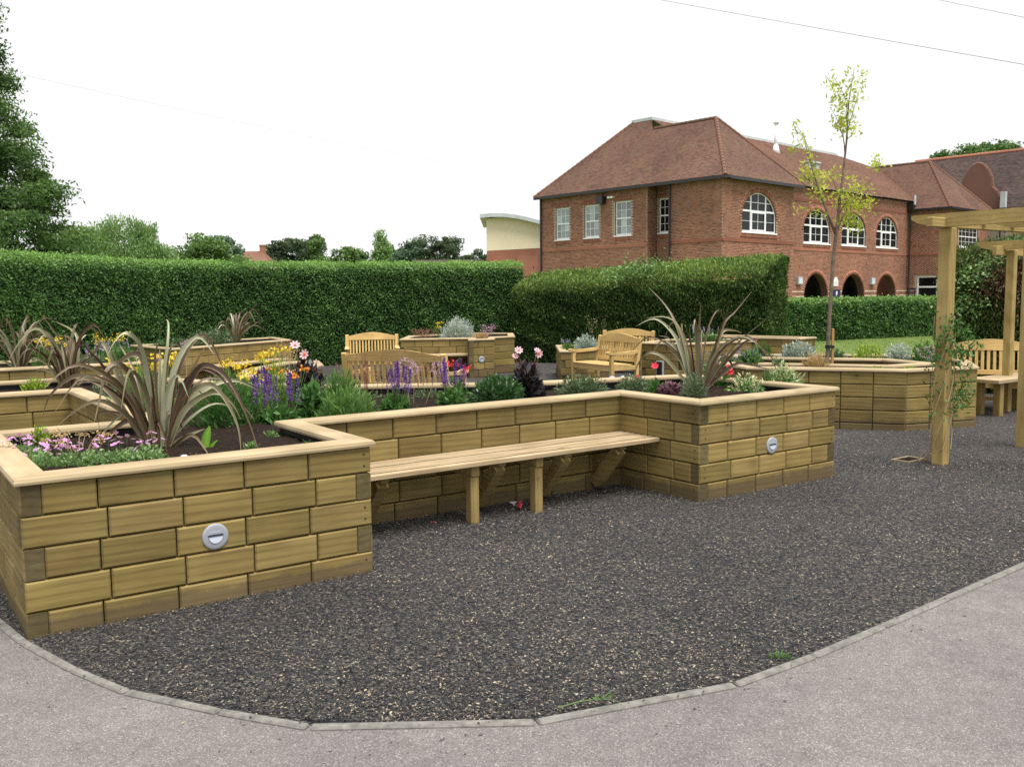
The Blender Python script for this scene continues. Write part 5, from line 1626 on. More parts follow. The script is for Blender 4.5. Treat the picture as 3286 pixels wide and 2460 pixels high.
# shaped gable on the far block
gp = [(0.55, 7.6), (0.55, 8.6), (0.75, 9.1), (1.1, 9.45), (1.2, 10.2), (1.45, 10.75), (1.8, 11.2), (2.2, 11.35), (2.6, 11.2), (2.95, 10.75), (3.2, 10.2), (3.3, 9.45), (3.65, 9.1), (3.9, 8.6), (3.9, 7.6)]
MB().prism([(y, z + ZB) for y, z in gp], 37.25, 37.55, 'x').build('shaped_gable', 'gable_brick', SB)
mb = MB()
for (ya, za), (yb, zb_) in zip(gp[1:-1], gp[2:-1]):
    mb.tube([(37.4, ya, za + ZB), (37.4, yb, zb_ + ZB)], 0.12, 6)
mb.build('gable_coping', 'gable_brick', SB)
MB().box(36.9, 37.3, 0.0, 0.35, 7.8 + ZB, 9.0 + ZB).build('lead_flashing', 'lead', SB)
# flue and box vents on the main roof
MB().tube([(15.1, 6.3, 10.4 + ZB), (15.1, 6.3, 12.3 + ZB)], 0.11, 10).tube([(15.1, 6.3, 12.3 + ZB), (15.1, 6.3, 12.42 + ZB)], 0.19, 10).tube([(15.1, 6.3, 10.35 + ZB), (15.1, 6.3, 11.0 + ZB)], [0.3, 0.12], 10).build('flue', 'white', SB, smooth=True)
for x_ in (16.75, 17.6):
    MB().box(x_ - 0.22, x_ + 0.22, 4.75, 5.2, 9.2 + ZB, 9.85 + ZB).build('roof_vent', 'grey_box', SB)
    MB().box(x_ - 0.3, x_ + 0.3, 4.68, 5.27, 9.86 + ZB, 9.95 + ZB).build('vent_cap', 'lead', SB)
# --- bricks: those nearest to the camera one by one, the others joined into one part
BRICKS.sort(key=lambda b: 0.73 * b[0].P(b[1], 0, 0)[1] + 0.68 * b[0].P(b[1], 0, 0)[0] + (0 if b[3] > 2.2 else 60))
bm_ = MB().box(0, 0.215, -0.008, 0.05, 0, 0.065).mesh('brick', 'brick')
cnt = 0
vs, rn = [], []
for w, a, b, z in BRICKS:
    if cnt < 300 and abs(b - a - 0.215) < 1e-3 and z > 2.2:
        link('brick', bm_, SB, w.P(a, 0, z), math.atan2(w.d.y, w.d.x))
        cnt += 1
        continue
    vs.append([w.P(a, .008, z), w.P(b, .008, z), w.P(b, .008, z + .065), w.P(a, .008, z + .065), w.P(a, -.01, z), w.P(b, -.01, z), w.P(b, -.01, z + .065), w.P(a, -.01, z + .065)])
    rn.append(R.random())
vs = np.array(vs)
base = (np.arange(len(vs)) * 8)[:, None]
q = np.concatenate([base + np.array([f]) for f in ((0, 1, 2, 3), (0, 4, 5, 1), (3, 2, 6, 7), (1, 5, 6, 2), (0, 3, 7, 4))], 0)
o = link('brickwork', fast_mesh('brickwork', vs.reshape(-1, 3), q, 'brick', np.repeat(np.array(rn), 8)), SB)
o['kind'] = 'stuff'

# ---------------------------------------------------------------- cream hall with a curved roof edge
hl = thing('hall', 'cream rendered hall with a curved grey roof edge left of the brick building', 'building', (-1.75, 62, -0.15))
arc = [(-0.15, 7.08), (0.6, 7.14), (1.4, 7.13), (2.2, 7.03), (3.0, 6.86), (3.8, 6.64), (4.6, 6.35), (5.4, 6.0)]
MB().prism([(0.15, 4.7), (6.0, 4.95)] + [(min(max(x + 0.15, 0.15), 6.0), z - 0.25) for x, z in arc[::-1]], 0, 8).build('wall', 'cream', hl)
MB().prism([(0.15, 0), (6.0, 0), (6.0, 4.93), (0.15, 4.68)], 0.0, 8).build('brick_plinth', 'brick_red', hl)
for k in range(3):
    MB().prism([(0.45 + k * 1.7, 3.0), (1.85 + k * 1.7, 3.0), (1.85 + k * 1.7, 4.32 + .07 * k), (0.45 + k * 1.7, 4.28 + .07 * k)], -0.03, 0.02).build('brick_panel', 'brick_red', hl)
MB().prism([(x - 0.12, z - 0.24) for x, z in arc] + [(x - 0.12, z) for x, z in arc[::-1]], -0.5, 8.3).build('roof', 'lead', hl)

# ---------------------------------------------------------------- overhead cables
def cable(label, a, b, sag, r_, mat):
    a, b = Vector(a), Vector(b)
    pts = [a.lerp(b, t) - Vector((0, 0, sag * 4 * t * (1 - t))) for t in [k / 16 for k in range(17)]]
    tag(MB().tube(pts, r_, 5).build('overhead_cable', mat), label, 'cable')
cable('thin pale cable running from the left tree across the sky', (-12.9, 21.5, 7.08), (0.8, 73.2, 11.05), 0.25, 0.007, 'wire_pale')
cable('dark cable crossing the upper right of the sky', (3.03, 33, 12.12), (13.3, 16, 4.54), 0.02, 0.007, 'wire')
cable('short dark cable in the top right corner', (11.0, 28, 10.44), (10.79, 16, 5.7), 0.01, 0.006, 'wire')

# ---------------------------------------------------------------- planting
PH1 = ((-2.12,5.46,0.65),[[(-3,2),(-4,45),(-5,64),(-11,71),(-16,66),(-19,57)],[(1,2),(3,45),(5,64),(3,76),(-2,78)],[(1,2),(3,54),(9,65),(16,77)],[(-4,3),(-15,27),(-28,53),(-35,64),(-43,84)],[(-6,3),(-23,41),(-32,63),(-40,61),(-49,49),(-54,38)],[(-7,2),(-29,34),(-45,43),(-58,43),(-75,31),(-85,15)],[(-6,2),(-12,41),(-17,53),(-22,49),(-24,34),(-25,21)],[(-3,2),(-3,36),(-7,55),(-13,58),(-21,53),(-28,46),(-32,38)],[(5,2),(17,34),(27,49),(36,51),(47,43),(58,24),(65,4)],[(6,2),(17,30),(27,38),(36,39),(45,28),(51,14),(53,-1)],[(5,2),(14,36),(22,45),(30,49),(40,43),(50,30),(59,19)],[(6,2),(15,22),(26,32),(36,34),(43,27),(47,17)],[(0,0),(0,15),(4,18),(9,8),(11,-6)],[(3,0),(5,20),(8,22),(12,13),(13,-2)],[(1,2),(0,22),(-1,33),(-1,22),(-2,9)],[(-6,1),(-15,19),(-27,31),(-38,29),(-51,18)],[(-7,1),(-18,21),(-26,20),(-40,7),(-52,-6)],[(-6,1),(-15,18),(-28,12),(-41,0)],[(-8,2),(-22,20),(-39,22),(-43,15),(-44,7)],[(3,2),(13,36),(24,62)],[(4,0),(16,8),(28,13)],[(6,0),(24,11),(39,-1)],[(-4,2),(-12,41),(-14,66)],[(-2,1),(-1,31),(-1,62)],[(2,1),(5,36),(10,56)],[(0,1),(2,36),(7,63),(14,55)],[(-6,1),(-11,31),(-19,49),(-28,61),(-33,60)],[(5,1),(12,25),(23,41),(38,40)],[(-3,1),(-8,27),(-14,42)],[(4,1),(10,25),(20,36)],[(-5,1),(-14,27),(-29,42),(-41,42)],[(3,1),(16,18),(29,26),(41,21)],[(-3,0),(-6,12),(-11,-1)],[(-1,1),(-3,27),(-4,49)]])
PH2 = ((1.79,8.92,0.65),[[(-3,2),(-11,35),(-19,64),(-28,83),(-43,100)],[(-5,2),(-17,42),(-26,59),(-41,70),(-58,63)],[(-5,2),(-16,55),(-29,71),(-50,71)],[(-5,2),(-15,30),(-26,50),(-37,54)],[(-6,2),(-23,24),(-35,35),(-47,37),(-56,26),(-59,13)],[(5,1),(16,36),(28,65),(40,76),(58,95)],[(6,1),(16,33),(25,56),(36,58),(47,55)],[(5,1),(16,48),(25,83)],[(0,2),(0,57),(0,86)],[(1,2),(0,35),(0,60),(4,53)],[(-3,2),(-11,30),(-13,63),(-10,62)],[(6,1),(31,42),(61,72)],[(6,1),(22,30),(39,43),(63,50)],[(8,1),(19,32),(30,31),(38,18),(44,3)],[(6,1),(15,27),(21,24),(27,12),(29,4)],[(8,3),(34,25),(50,25),(74,19)],[(6,1),(27,30),(46,49),(57,43),(71,28),(81,10)],[(-3,0),(-17,6),(-26,-3)],[(-2,2),(-8,39),(-17,67)],[(1,2),(6,39),(9,57)],[(-2,2),(-5,39),(-7,60)],[(3,1),(10,38),(16,53)],[(-5,2),(-18,30),(-32,43)],[(8,1),(17,6),(29,-6)]])
PH3 = ((-4.63,9.42,0.65),[[(0,0),(1,38),(-6,59),(-17,79)],[(-3,0),(-9,38),(-22,62),(-37,55),(-51,31)],[(0,0),(3,34),(3,49),(-8,55),(-10,46)],[(5,0),(8,35),(3,57),(-21,69)],[(-2,0),(-8,21),(-15,42),(-20,40),(-22,21)],[(3,0),(12,21),(27,33),(40,35)],[(2,0),(9,24),(21,27)],[(-3,0),(-15,15),(-34,21),(-49,13)],[(3,-2),(13,11),(22,14)],[(-2,-2),(-11,11),(-12,-3)],[(0,0),(-1,30),(-13,56)],[(5,0),(9,21),(13,38)],[(-5,0),(-18,27),(-30,34)],[(0,0),(6,27),(7,48)]])
PH4 = ((-7.04,13.06,0.6),[[(0,0),(-9,35),(-16,55),(1,86)],[(-2,0),(0,35),(-8,51),(-22,36)],[(2,0),(11,35),(23,50),(31,44)],[(0,0),(5,40),(12,59),(19,57)],[(-4,0),(-14,18),(-31,27)],[(4,0),(17,24),(29,35)],[(0,0),(-3,31),(-3,57)],[(4,0),(21,17),(40,13)],[(-2,0),(-17,13),(-30,9)]])
PH5 = ((-6.02,20.04,0.6),[[(0,1),(8,36),(26,59),(44,83)],[(3,1),(18,39),(32,56),(45,42),(58,25)],[(-3,1),(-15,36),(-25,46),(-36,33),(-47,16)],[(-3,1),(-9,33),(-15,56)],[(3,1),(21,29),(49,49)],[(0,1),(-2,36),(-5,53)],[(-7,1),(-19,30),(-33,26)],[(5,1),(14,26),(28,36)],[(-2,1),(5,33),(15,49)]])

def strap_mesh(pts, w, fold=0.25, twist=0.0):
    """ribbon along a line of points, widest a third of the way up, pointed at the tip, slightly keeled"""
    P = [Vector(p) for p in pts]
    # smooth the line
    Q = []
    n = len(P)
    for i in range(n - 1):
        p0, p1, p2, p3 = P[max(i - 1, 0)], P[i], P[i + 1], P[min(i + 2, n - 1)]
        for k in range(4):
            t = k / 4
            Q.append(0.5 * ((2 * p1) + (p2 - p0) * t + (2 * p0 - 5 * p1 + 4 * p2 - p3) * t * t + (3 * p1 - p0 - 3 * p2 + p3) * t ** 3))
    Q.append(P[-1])
    m_ = len(Q)
    v, f, uv = [], [], []
    for i, q in enumerate(Q):
        t = i / (m_ - 1)
        tan = (Q[min(i + 1, m_ - 1)] - Q[max(i - 1, 0)]).normalized()
        side = tan.cross(Vector((math.sin(twist * t) , -math.cos(twist * t), 0.25)))
        side = side.normalized() if side.length > 1e-4 else Vector((1, 0, 0))
        nr = side.cross(tan)
        ww = w * (0.6 + 0.4 * min(1, t * 5)) * (1 - max(0, (t - 0.2) / 0.8) ** 1.35) + 0.0012
        v += [q - side * ww / 2 + nr * ww * fold, q, q + side * ww / 2 + nr * ww * fold]
        uv += [(0, t), (0.5, t), (1, t)]
    for i in range(m_ - 1):
        a = i * 3
        f += [(a, a + 1, a + 4, a + 3), (a + 1, a + 2, a + 5, a + 4)]
    me = bpy.data.meshes.new('leaf')
    me.from_pydata(v, [], f)
    me.materials.append(M['strap'])
    ul = me.uv_layers.new(name='UVMap')
    for lp in me.loops:
        ul.data[lp.index].uv = uv[lp.vertex_index]
    me.polygons.foreach_set('use_smooth', [True] * len(me.polygons))
    return me

def flax(label, data, loc, w0, w1, extra, spread, seed, scale=1.0):
    rr = random.Random(seed)
    t = thing('flax_plant', label, 'plant', loc, 0, 'bronze flax plants')
    for ln in data[1]:
        far = rr.uniform(-1, 1) * spread
        k = len(ln) - 1
        pts = [(x / 100 * scale, far * (i / k) ** 1.2 + rr.uniform(-.02, .02), z / 100 * scale) for i, (x, z) in enumerate(ln)]
        link('leaf', strap_mesh(pts, rr.uniform(w0, w1), rr.uniform(0.1, 0.35), rr.uniform(-0.9, 0.9)), t)
    H_ = max(z for ln in data[1] for x, z in ln) / 100 * scale
    for _ in range(extra):
        a = rr.uniform(0, 6.283)
        r_ = H_ * rr.uniform(0.25, 0.75)
        h = H_ * rr.uniform(0.4, 0.85)
        dx, dy = math.cos(a), math.sin(a)
        pts = [(dx * .03, dy * .03, 0), (dx * r_ * .3, dy * r_ * .3, h * .7), (dx * r_ * .7, dy * r_ * .7, h), (dx * r_, dy * r_, h * rr.uniform(.5, .9))]
        link('leaf', strap_mesh(pts, rr.uniform(w0, w1), rr.uniform(0.1, 0.35), rr.uniform(-0.9, 0.9)), t)
    return t
flax('large bronze flax with long arching leaves in the near front corner of the bed', PH1, (-2.12, 5.46, 0.64), 0.014, 0.042, 10, 0.32, 1)
flax('spiky upright bronze flax in the far front corner of the bed', PH2, (1.72, 8.48, 0.64), 0.014, 0.040, 9, 0.3, 2, 0.97)
flax('bronze flax behind the near one, by the open notch of the large bed', PH3, (-4.45, 9.18, 0.64), 0.02, 0.045, 16, 0.3, 3)
flax('bronze flax at the left edge of the picture in the catmint bed', PH4, (-6.55, 12.2, 0.62), 0.02, 0.042, 24, 0.35, 4)
flax('small distant bronze flax on the far bed below the hedge', PH5, (-5.75, 19.2, 0.62), 0.025, 0.045, 14, 0.3, 5)

def mound(n, w, d, h, leaf, mat, up=0.4, asp=0.45, shell=0.35, flat=1.0, name='foliage', tone=0.45):
    """leaves filling a low dome, thicker to the outside"""
    v = rvec(n)
    v[:, 2] = np.abs(v[:, 2])
    u = (shell + (1 - shell) * NR.random((n, 1))) ** 0.8
    c = v * u * np.array([w / 2, d / 2, h])
    lump = wavy(c / max(w, 1e-3), 9.0, NR.random() * 9)
    c = c * (1 + 0.16 * lump[:, None])
    ax = v * np.array([1, 1, flat]) + np.array([0, 0, up]) + NR.normal(0, 0.45, (n, 3))
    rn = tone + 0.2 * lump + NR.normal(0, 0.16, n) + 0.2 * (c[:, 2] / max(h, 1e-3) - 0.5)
    ln = leaf * (0.6 + 0.8 * NR.random(n))
    return leaf_mesh(name, c, ax, rvec(n) + np.array([0, 0, 0.5]), ln, ln * asp, rn, mat)

def stems(mb, k, w, d, h, r_=0.0035, lean=0.5, rr=R):
    tips = []
    for _ in range(k):
        a, t = rr.uniform(0, 6.283), rr.random() ** 0.6
        x, y = math.cos(a) * t, math.sin(a) * t
        hh = h * rr.uniform(0.75, 1.05)
        p = [(x * w * .2, y * d * .2, 0), (x * w * .35, y * d * .35, hh * .5), (x * w * .5 * lean * 2, y * d * .5 * lean * 2, hh)]
        mb.tube(p, [r_, r_ * .9, r_ * .6], 4, cap=False)
        tips.append(Vector(p[2]))
    return tips

def bush(name, label, loc, w, d, h, n, leaf, mat, stem='stem', cat='plant', nst=8, asp=0.45, up=0.4, group=None, **kw):
    t = thing(name, label, cat, loc, 0, group)
    mb = MB()
    stems(mb, nst, w, d, h * 0.9)
    mb.build('stems', stem, t)['kind'] = 'stuff'
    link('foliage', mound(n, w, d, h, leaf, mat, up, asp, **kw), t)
    return t

def florets(tips, per, rad_, leaf, mat, name='blossom', flat=0.6):
    c = np.repeat(np.array([tuple(p) for p in tips]), per, 0)
    c = c + NR.normal(0, 1, c.shape) * np.array([rad_, rad_, rad_ * flat])
    m_ = len(c)
    ln = leaf * (0.7 + 0.6 * NR.random(m_))
    return leaf_mesh(name, c, rvec(m_), rvec(m_) + np.array([0, -0.4, 0.8]), ln, ln * 0.7, NR.random(m_), mat)

def spike_mesh(h, r_, n, mat, leaf):
    z = NR.random(n) ** 0.8
    a = NR.random(n) * 6.283
    rr_ = r_ * (1.05 - z * 0.85)
    c = np.stack([np.cos(a) * rr_, np.sin(a) * rr_, z * h], 1)
    ax = np.stack([np.cos(a), np.sin(a), 0.5 + 0 * a], 1)
    return leaf_mesh('flower_spike', c, ax, rvec(n), leaf * (0.6 + .8 * NR.random(n)), leaf * 0.6, NR.random(n), mat)
SPK = spike_mesh(0.22, 0.016, 120, 'purple', 0.018)
SPK2 = spike_mesh(0.10, 0.012, 36, 'lilac', 0.014)
SPK3 = spike_mesh(0.07, 0.010, 24, 'lilac', 0.012)

def salvia(label, loc, w, h, nsp, spk=SPK, mat='green', leaf=0.05, sc=1.0, grp=None, hl=0.5, n=900, seed=0):
    rr = random.Random(seed)
    t = thing('salvia_plant', label, 'plant', loc, 0, grp)
    link('foliage', mound(n, w, w, h * hl, leaf, mat, 0.3, 0.5), t)
    mb = MB()
    for k in range(nsp):
        x, y = rr.uniform(-.5, .5) * w * 0.9, rr.uniform(-.5, .5) * w * 0.9
        hh = h * rr.uniform(0.55, 0.85)
        mb.tube([(x * .4, y * .4, h * .1), (x * .8, y * .8, hh * .6), (x, y, hh)], 0.003, 4, cap=False)
        o = link('flower_spike', spk, t, (x, y, hh - 0.03), rr.uniform(0, 6))
        o.scale = [sc * rr.uniform(0.8, 1.15)] * 3
        o.rotation_euler = (rr.uniform(-.12, .12), rr.uniform(-.15, .15), rr.uniform(0, 6))
    mb.build('stems', 'stem', t)['kind'] = 'stuff'
    return t

def flower_mesh(npet, r_, mat, cup=0.25, wd=0.55):
    """open flower facing +Z: petals of three quads each"""
    vs, qs, rn = [], [], []
    for k in range(npet):
        a = 2 * math.pi * k / npet
        ca, sa = math.cos(a), math.sin(a)
        prof = [(0.12, 0.10, 0.0), (0.45, wd * 0.5, cup * 0.25), (0.8, wd * 0.55, cup * 0.6), (1.0, wd * 0.25, cup)]
        b = len(vs)
        zo = 0.0008 * (k % 2)
        for rr_, hw, z in prof:
            for s in (-1, 1):
                x, y = rr_ * r_, s * hw * r_ * 0.75
                vs.append((x * ca - y * sa, x * sa + y * ca, z * r_ + zo))
        for i in range(3):
            qs.append((b + 2 * i, b + 2 * i + 1, b + 2 * i + 3, b + 2 * i + 2))
        rn += [R.random() * 0.4 + 0.2, 0.3, R.random() * .5 + .4, 0.7, 0.8, 0.8, 1.0, 1.0]
    return fast_mesh('flower_head', np.array(vs), np.array(qs), mat, np.array(rn))
DAH = flower_mesh(8, 0.062, 'dahlia')
EYE = MB().tube([(0, 0, 0), (0, 0, 0.012), (0, 0, 0.016)], [0.016, 0.014, 0.004], 8).mesh('flower_eye', 'orange')
REDF = flower_mesh(6, 0.035, 'red', 0.6, 0.8)
def bloom(parent, me, loc, rot, eye=True, s=1.0):
    o = link('flower_head', me, parent, loc)
    o.rotation_euler = rot
    o.scale = (s, s, s)
    if eye:
        link('flower_eye', EYE, o)
    return o

def dahlia(label, loc, h, w, heads, seed):
    t = thing('dahlia_plant', label, 'plant', loc, 0, 'dark-leaved dahlias')
    link('foliage', mound(650, w, w, h * 0.72, 0.075, 'black_leaf', 0.2, 0.5), t)
    mb = MB()
    stems(mb, 8, w * .7, w * .7, h * .7, 0.005)
    for x, z, tilt, s in heads:
        y = -0.03
        mb.tube([(x * .3, 0, h * .3), (x * .7, y, z * .7), (x, y + .01, z)], 0.004, 5, cap=False)
        bloom(t, DAH, (x, y, z), (rad(62 + tilt), rad(tilt), rad(-tilt * 2)), True, s)
    mb.build('stems', 'stem_red', t)['kind'] = 'stuff'
    return t

# --- near front corner of the large bed
def campion():
    t = thing('campion_plant', 'sprawling pale green cushion with pink flowers spilling over the near corner', 'plant', (-2.36, 4.9, 0.64))
    cen = [(-0.42, 0.26), (-0.26, 0.06), (-0.15, -0.10), (0.0, -0.02), (0.10, 0.03), (0.2, 0.08), (0.30, 0.18), (-0.36, 0.15)]
    cs, ax, rn, fl = [], [], [], []
    for x, y in cen:
        n = 420
        v = rvec(n); v[:, 2] = np.abs(v[:, 2])
        c = v * (0.4 + 0.6 * NR.random((n, 1))) * np.array([0.13, 0.12, 0.10]) + np.array([x, y, 0.0])
        cs.append(c); ax.append(v + NR.normal(0, .5, (n, 3))); rn.append(0.45 + NR.normal(0, .2, n) + v[:, 2] * .15)
        for _ in range(10):
            fl.append((x + R.uniform(-.13, .13), y + R.uniform(-.11, .12), R.uniform(0.09, 0.165)))
    c = np.concatenate(cs)
    link('foliage', leaf_mesh('foliage', c, np.concatenate(ax), rvec(len(c)) + np.array([0, 0, .6]), 0.026, 0.014, np.concatenate(rn), 'campion'), t)
    fm = flower_mesh(5, 0.017, 'pink', 0.2, 1.0)
    mb = MB()
    for p in fl:
        mb.tube([(p[0] * .97, p[1] * .97, 0.03), p], 0.0012, 3, cap=False)
        o = link('flower_head', fm, t, p)
        o.rotation_euler = (R.uniform(-.2, .9), R.uniform(-.5, .5), R.uniform(0, 6))
        o.scale = [R.uniform(.75, 1.2)] * 3
    mb.build('stems', 'stem', t)['kind'] = 'stuff'
campion()
bush('herb_plant', 'small lime green tuft at the left rim of the near bed corner', (-2.92, 5.62, 0.64), .16, .16, .14, 260, .03, 'moss')
def dry_head(label, loc, n):
    t = thing('sedum_plant', label, 'plant', loc)
    mb = MB(); tips = stems(mb, n, 0.34, 0.3, 0.13, 0.0025, 0.6)
    mb.build('stems', 'stem_dry', t)['kind'] = 'stuff'
    link('seed_heads', florets(tips, 26, 0.014, 0.014, 'tan', 'seed_heads'), t)['kind'] = 'stuff'
dry_head('straggly dry brown seed heads between the flax and the pink cushion', (-2.52, 5.28, 0.64), 14)
def broad_leaf(label, loc, leaves):
    t = thing('hosta_plant', label, 'plant', loc)
    for x, y, h, w, a in leaves:
        vs, qs = [], []
        for i in range(6):
            u = i / 5
            ww = w * math.sin(math.pi * (0.12 + 0.86 * u)) ** 0.8
            cx, cz = x + a * h * u * u, h * u
            vs += [(cx - ww / 2, y - .1 * ww, cz), (cx, y, cz - .01), (cx + ww / 2, y - .1 * ww, cz)]
        for i in range(5):
            b = i * 3
            qs += [(b, b + 1, b + 4, b + 3), (b + 1, b + 2, b + 5, b + 4)]
        link('leaf', fast_mesh('leaf', np.array(vs), np.array(qs), 'hosta', np.tile([0.2, 0.7, 0.4], 6)), t)
broad_leaf('single upright broad green leaf beside the near flax', (-1.83, 5.42, 0.645), [(0, 0, .15, .055, .2), (.02, .02, .06, .03, .8)])
broad_leaf('low broad round green leaves by the far flax', (1.98, 8.2, 0.645), [(-.06, 0, .06, .07, .2), (.06, 0, .05, .08, .4), (.14, .05, .07, .07, .5)])
for lab, loc in (('tiny pale rosette in the bare soil near the coping corner', (-1.22, 5.52)), ('small green seedling in the middle of the near soil', (-1.55, 5.85)), ('pale tuft beside the near coping', (-1.55, 5.38))):
    bush('seedling', lab, (loc[0], loc[1], 0.64), .11, .11, .06, 120, .025, 'campion', nst=3)
lt = thing('garden_light', 'small pale round ground light just behind the near coping', 'light', (-1.83, 5.06, 0.65))
MB().tube([(0, 0, -0.03), (0, 0, 0.022), (0, 0, 0.03)], [0.022, 0.022, 0.012], 14).build('lens', 'light_lens', lt, smooth=True)
MB().tube([(0, 0, -0.04), (0, 0, 0.008)], 0.027, 14).build('rim', 'light_grey', lt)

# --- middle of the large bed
def yellow(label, loc, w, h, nf, n=1300, mat='feather', fl='yellow', per=14, r_=0.022, leaf=0.055):
    t = thing('coneflower_plant', label, 'plant', loc, 0, 'yellow-flowered clumps')
    link('foliage', mound(n, w, w, h * 0.9, leaf, mat, 0.9, 0.2), t)
    mb = MB(); tips = stems(mb, nf, w, w, h, 0.003, 0.5)
    mb.build('stems', 'stem', t)['kind'] = 'stuff'
    link('blossom', florets(tips, per, r_, 0.026, fl), t)['kind'] = 'stuff'
    return t
bush('herb_plant', 'bushy feathery green plant right of the near flax', (-2.0, 6.4, 0.64), .50, .42, .38, 1700, .055, 'green', asp=.25, up=.8)
yellow('yellow-flowered clump showing through the leaves of the near flax', (-2.85, 7.15, 0.64), .6, .44, 15, 1100)
yellow('yellow-orange flowered clump right of the near flax', (-2.35, 7.55, 0.64), .4, .38, 10, 900)
yellow('lower yellow flowered clump next to the slatted far bench', (-2.1, 7.35, 0.64), .28, .34, 8, 500)
salvia('purple salvia spikes left of the pale pink dahlia', (-1.66, 6.45, 0.64), .30, .31, 16, sc=.85, seed=1)
bush('herb_plant', 'leafy green plant at the foot of the pale pink dahlia', (-1.5, 6.85, 0.64), .30, .26, .26, 420, .075, 'green')
dahlia('near-black dahlia with two large pale pink flowers', (-1.78, 7.9, 0.64), .52, .34, [(-0.075, .50, -14, .70), (0.005, .42, 12, .74), (0.11, .36, 40, .42)], 1)
yellow('orange geum flowers around the pale pink dahlia', (-1.86, 7.65, 0.64), .45, .33, 14, 300, 'green', 'orange', 6, 0.014)
yellow('lime and yellow torch flowers left of the pale pink dahlia', (-2.1, 8.05, 0.64), .34, .46, 10, 500, 'moss', 'yellow', 16, 0.02)
bush('herb_plant', 'wide feathery pale green bush before the bench seen from behind', (-1.22, 6.75, 0.64), .52, .42, .24, 1500, .055, 'feather', asp=.2, up=.9)
bush('herb_plant', 'taller feathery green tuft behind the wide feathery bush', (-1.42, 7.6, 0.64), .36, .32, .33, 900, .06, 'feather', asp=.2, up=1.2)
def wand(label, loc, w, h, n, per, mat, r_, st='stem_red'):
    t = thing('gaura_plant', label, 'plant', loc)
    mb = MB(); tips = stems(mb, n, w, w * .6, h, 0.0025, 0.5)
    mb.build('stems', st, t)['kind'] = 'stuff'
    pts = []
    for p in tips:
        for k in range(6):
            f_ = R.uniform(0.35, 1.0)
            pts.append((p.x * f_, p.y * f_, p.z * f_))
    link('seed_heads', florets(pts, per, r_, 0.016, mat, 'seed_heads'), t)['kind'] = 'stuff'
    link('foliage', mound(260, w * .7, w * .5, h * .25, .03, 'greygreen', .4), t)
wand('tall thin rusty stems in front of the bench seen from behind', (-1.25, 7.95, 0.64), .7, .44, 13, 3, 'redstem', .013)
wand('tall dark wispy stems before the middle of the bench', (-0.75, 8.0, 0.64), .5, .44, 6, 3, 'redstem', .012)
salvia('purple salvia spikes in front of the middle of the bench', (-0.92, 7.15, 0.64), .26, .29, 13, sc=.85, seed=2)
salvia('paler purple salvia spikes at the end of the bench', (-0.50, 7.55, 0.64), .26, .27, 12, sc=.85, seed=3)
def allium(label, loc, heads):
    t = thing('allium_plant', label, 'plant', loc)
    mb = MB()
    for x, z, r_ in heads:
        mb.tube([(x * .5, 0, 0), (x, 0, z)], 0.0025, 4, cap=False)
        n = 150
        v = rvec(n)
        link('flower_head', leaf_mesh('flower_head', v * r_ * (.6 + .4 * NR.random((n, 1))) + np.array([x, 0, z]), v, rvec(n), .022, .006, NR.random(n), 'mauve'), t)
    mb.build('stems', 'stem_dry', t)['kind'] = 'stuff'
allium('faded mauve allium globes between the salvias', (-0.84, 7.7, 0.64), [(-.05, .34, .075), (.22, .30, .065), (.02, .30, .05)])
allium('round faded allium head standing above the slatted far bench', (-2.75, 7.7, 0.64), [(0.02, .52, .045), (-.22, .42, .028)])
t_ = bush('pelargonium_plant', 'bright pink-red flower heads beside the short far bench', (-0.48, 8.15, 0.64), .2, .2, .2, 160, .05, 'green')
link('blossom', florets([(-.05, 0, .30), (.07, 0, .26)], 40, .028, .025, 'red'), t_)
bush('shrub', 'glossy green low shrub in the middle of the bed', (-0.12, 7.62, 0.64), .50, .42, .26, 1700, .045, 'darkbush')
dahlia('near-black dahlia with mauve-pink flowers by the sideways bench', (0.13, 8.0, 0.64), .46, .30, [(-0.07, .43, -10, .62), (-.10, .38, -20, .5), (.11, .40, 15, .62), (.09, .43, -30, .45)], 2)
bush('shrub', 'low spreading grey-green shrub left of the bench corner', (0.62, 8.12, 0.64), .52, .36, .20, 1500, .035, 'greygreen', asp=.4)
bush('shrub', 'open grey-green shrub behind the inner corner of the coping', (1.08, 8.2, 0.64), .36, .3, .20, 900, .032, 'greygreen', asp=.4)
bush('shrub', 'small grey-green bush at the foot of the far flax', (1.56, 7.85, 0.64), .26, .24, .24, 1300, .022, 'greygreen', asp=.4)
bush('heuchera_plant', 'purple-leaved low plant left of the far flax', (1.42, 8.15, 0.64), .30, .26, .12, 300, .055, 'heuchera', asp=.8)
def poppy(label, loc, hs):
    t = thing('poppy_plant', label, 'plant', loc)
    link('foliage', mound(160, .22, .2, .12, .055, 'green', .3, .6), t)
    mb = MB()
    for x, y, z in hs:
        mb.tube([(x * .4, y * .4, 0), (x, y, z)], 0.003, 4, cap=False)
        bloom(t, REDF, (x, y, z), (rad(50), rad(R.uniform(-20, 20)), 0), False)
    mb.build('stems', 'stem', t)['kind'] = 'stuff'
poppy('scarlet flowers on thin stems left of the far flax', (1.32, 8.45, 0.64), [(0.0, 0, .24), (-.16, 0, .13)])
poppy('single crimson flower right of the far flax', (2.02, 8.65, 0.64), [(.03, 0, .20), (.04, .0, .16)])
bush('variegated_plant', 'cream-edged leafy plant right of the far flax', (2.10, 8.18, 0.64), .32, .28, .20, 420, .055, 'varieg', asp=.3, up=.1)
bush('variegated_plant', 'wilting cream and green plant in the outer corner of the bed', (2.52, 8.45, 0.64), .36, .32, .26, 700, .06, 'varieg', asp=.25, up=.0)
bush('seedling', 'thin green shoot between the two cream-edged plants', (2.33, 8.36, 0.64), .10, .10, .24, 130, .04, 'green')

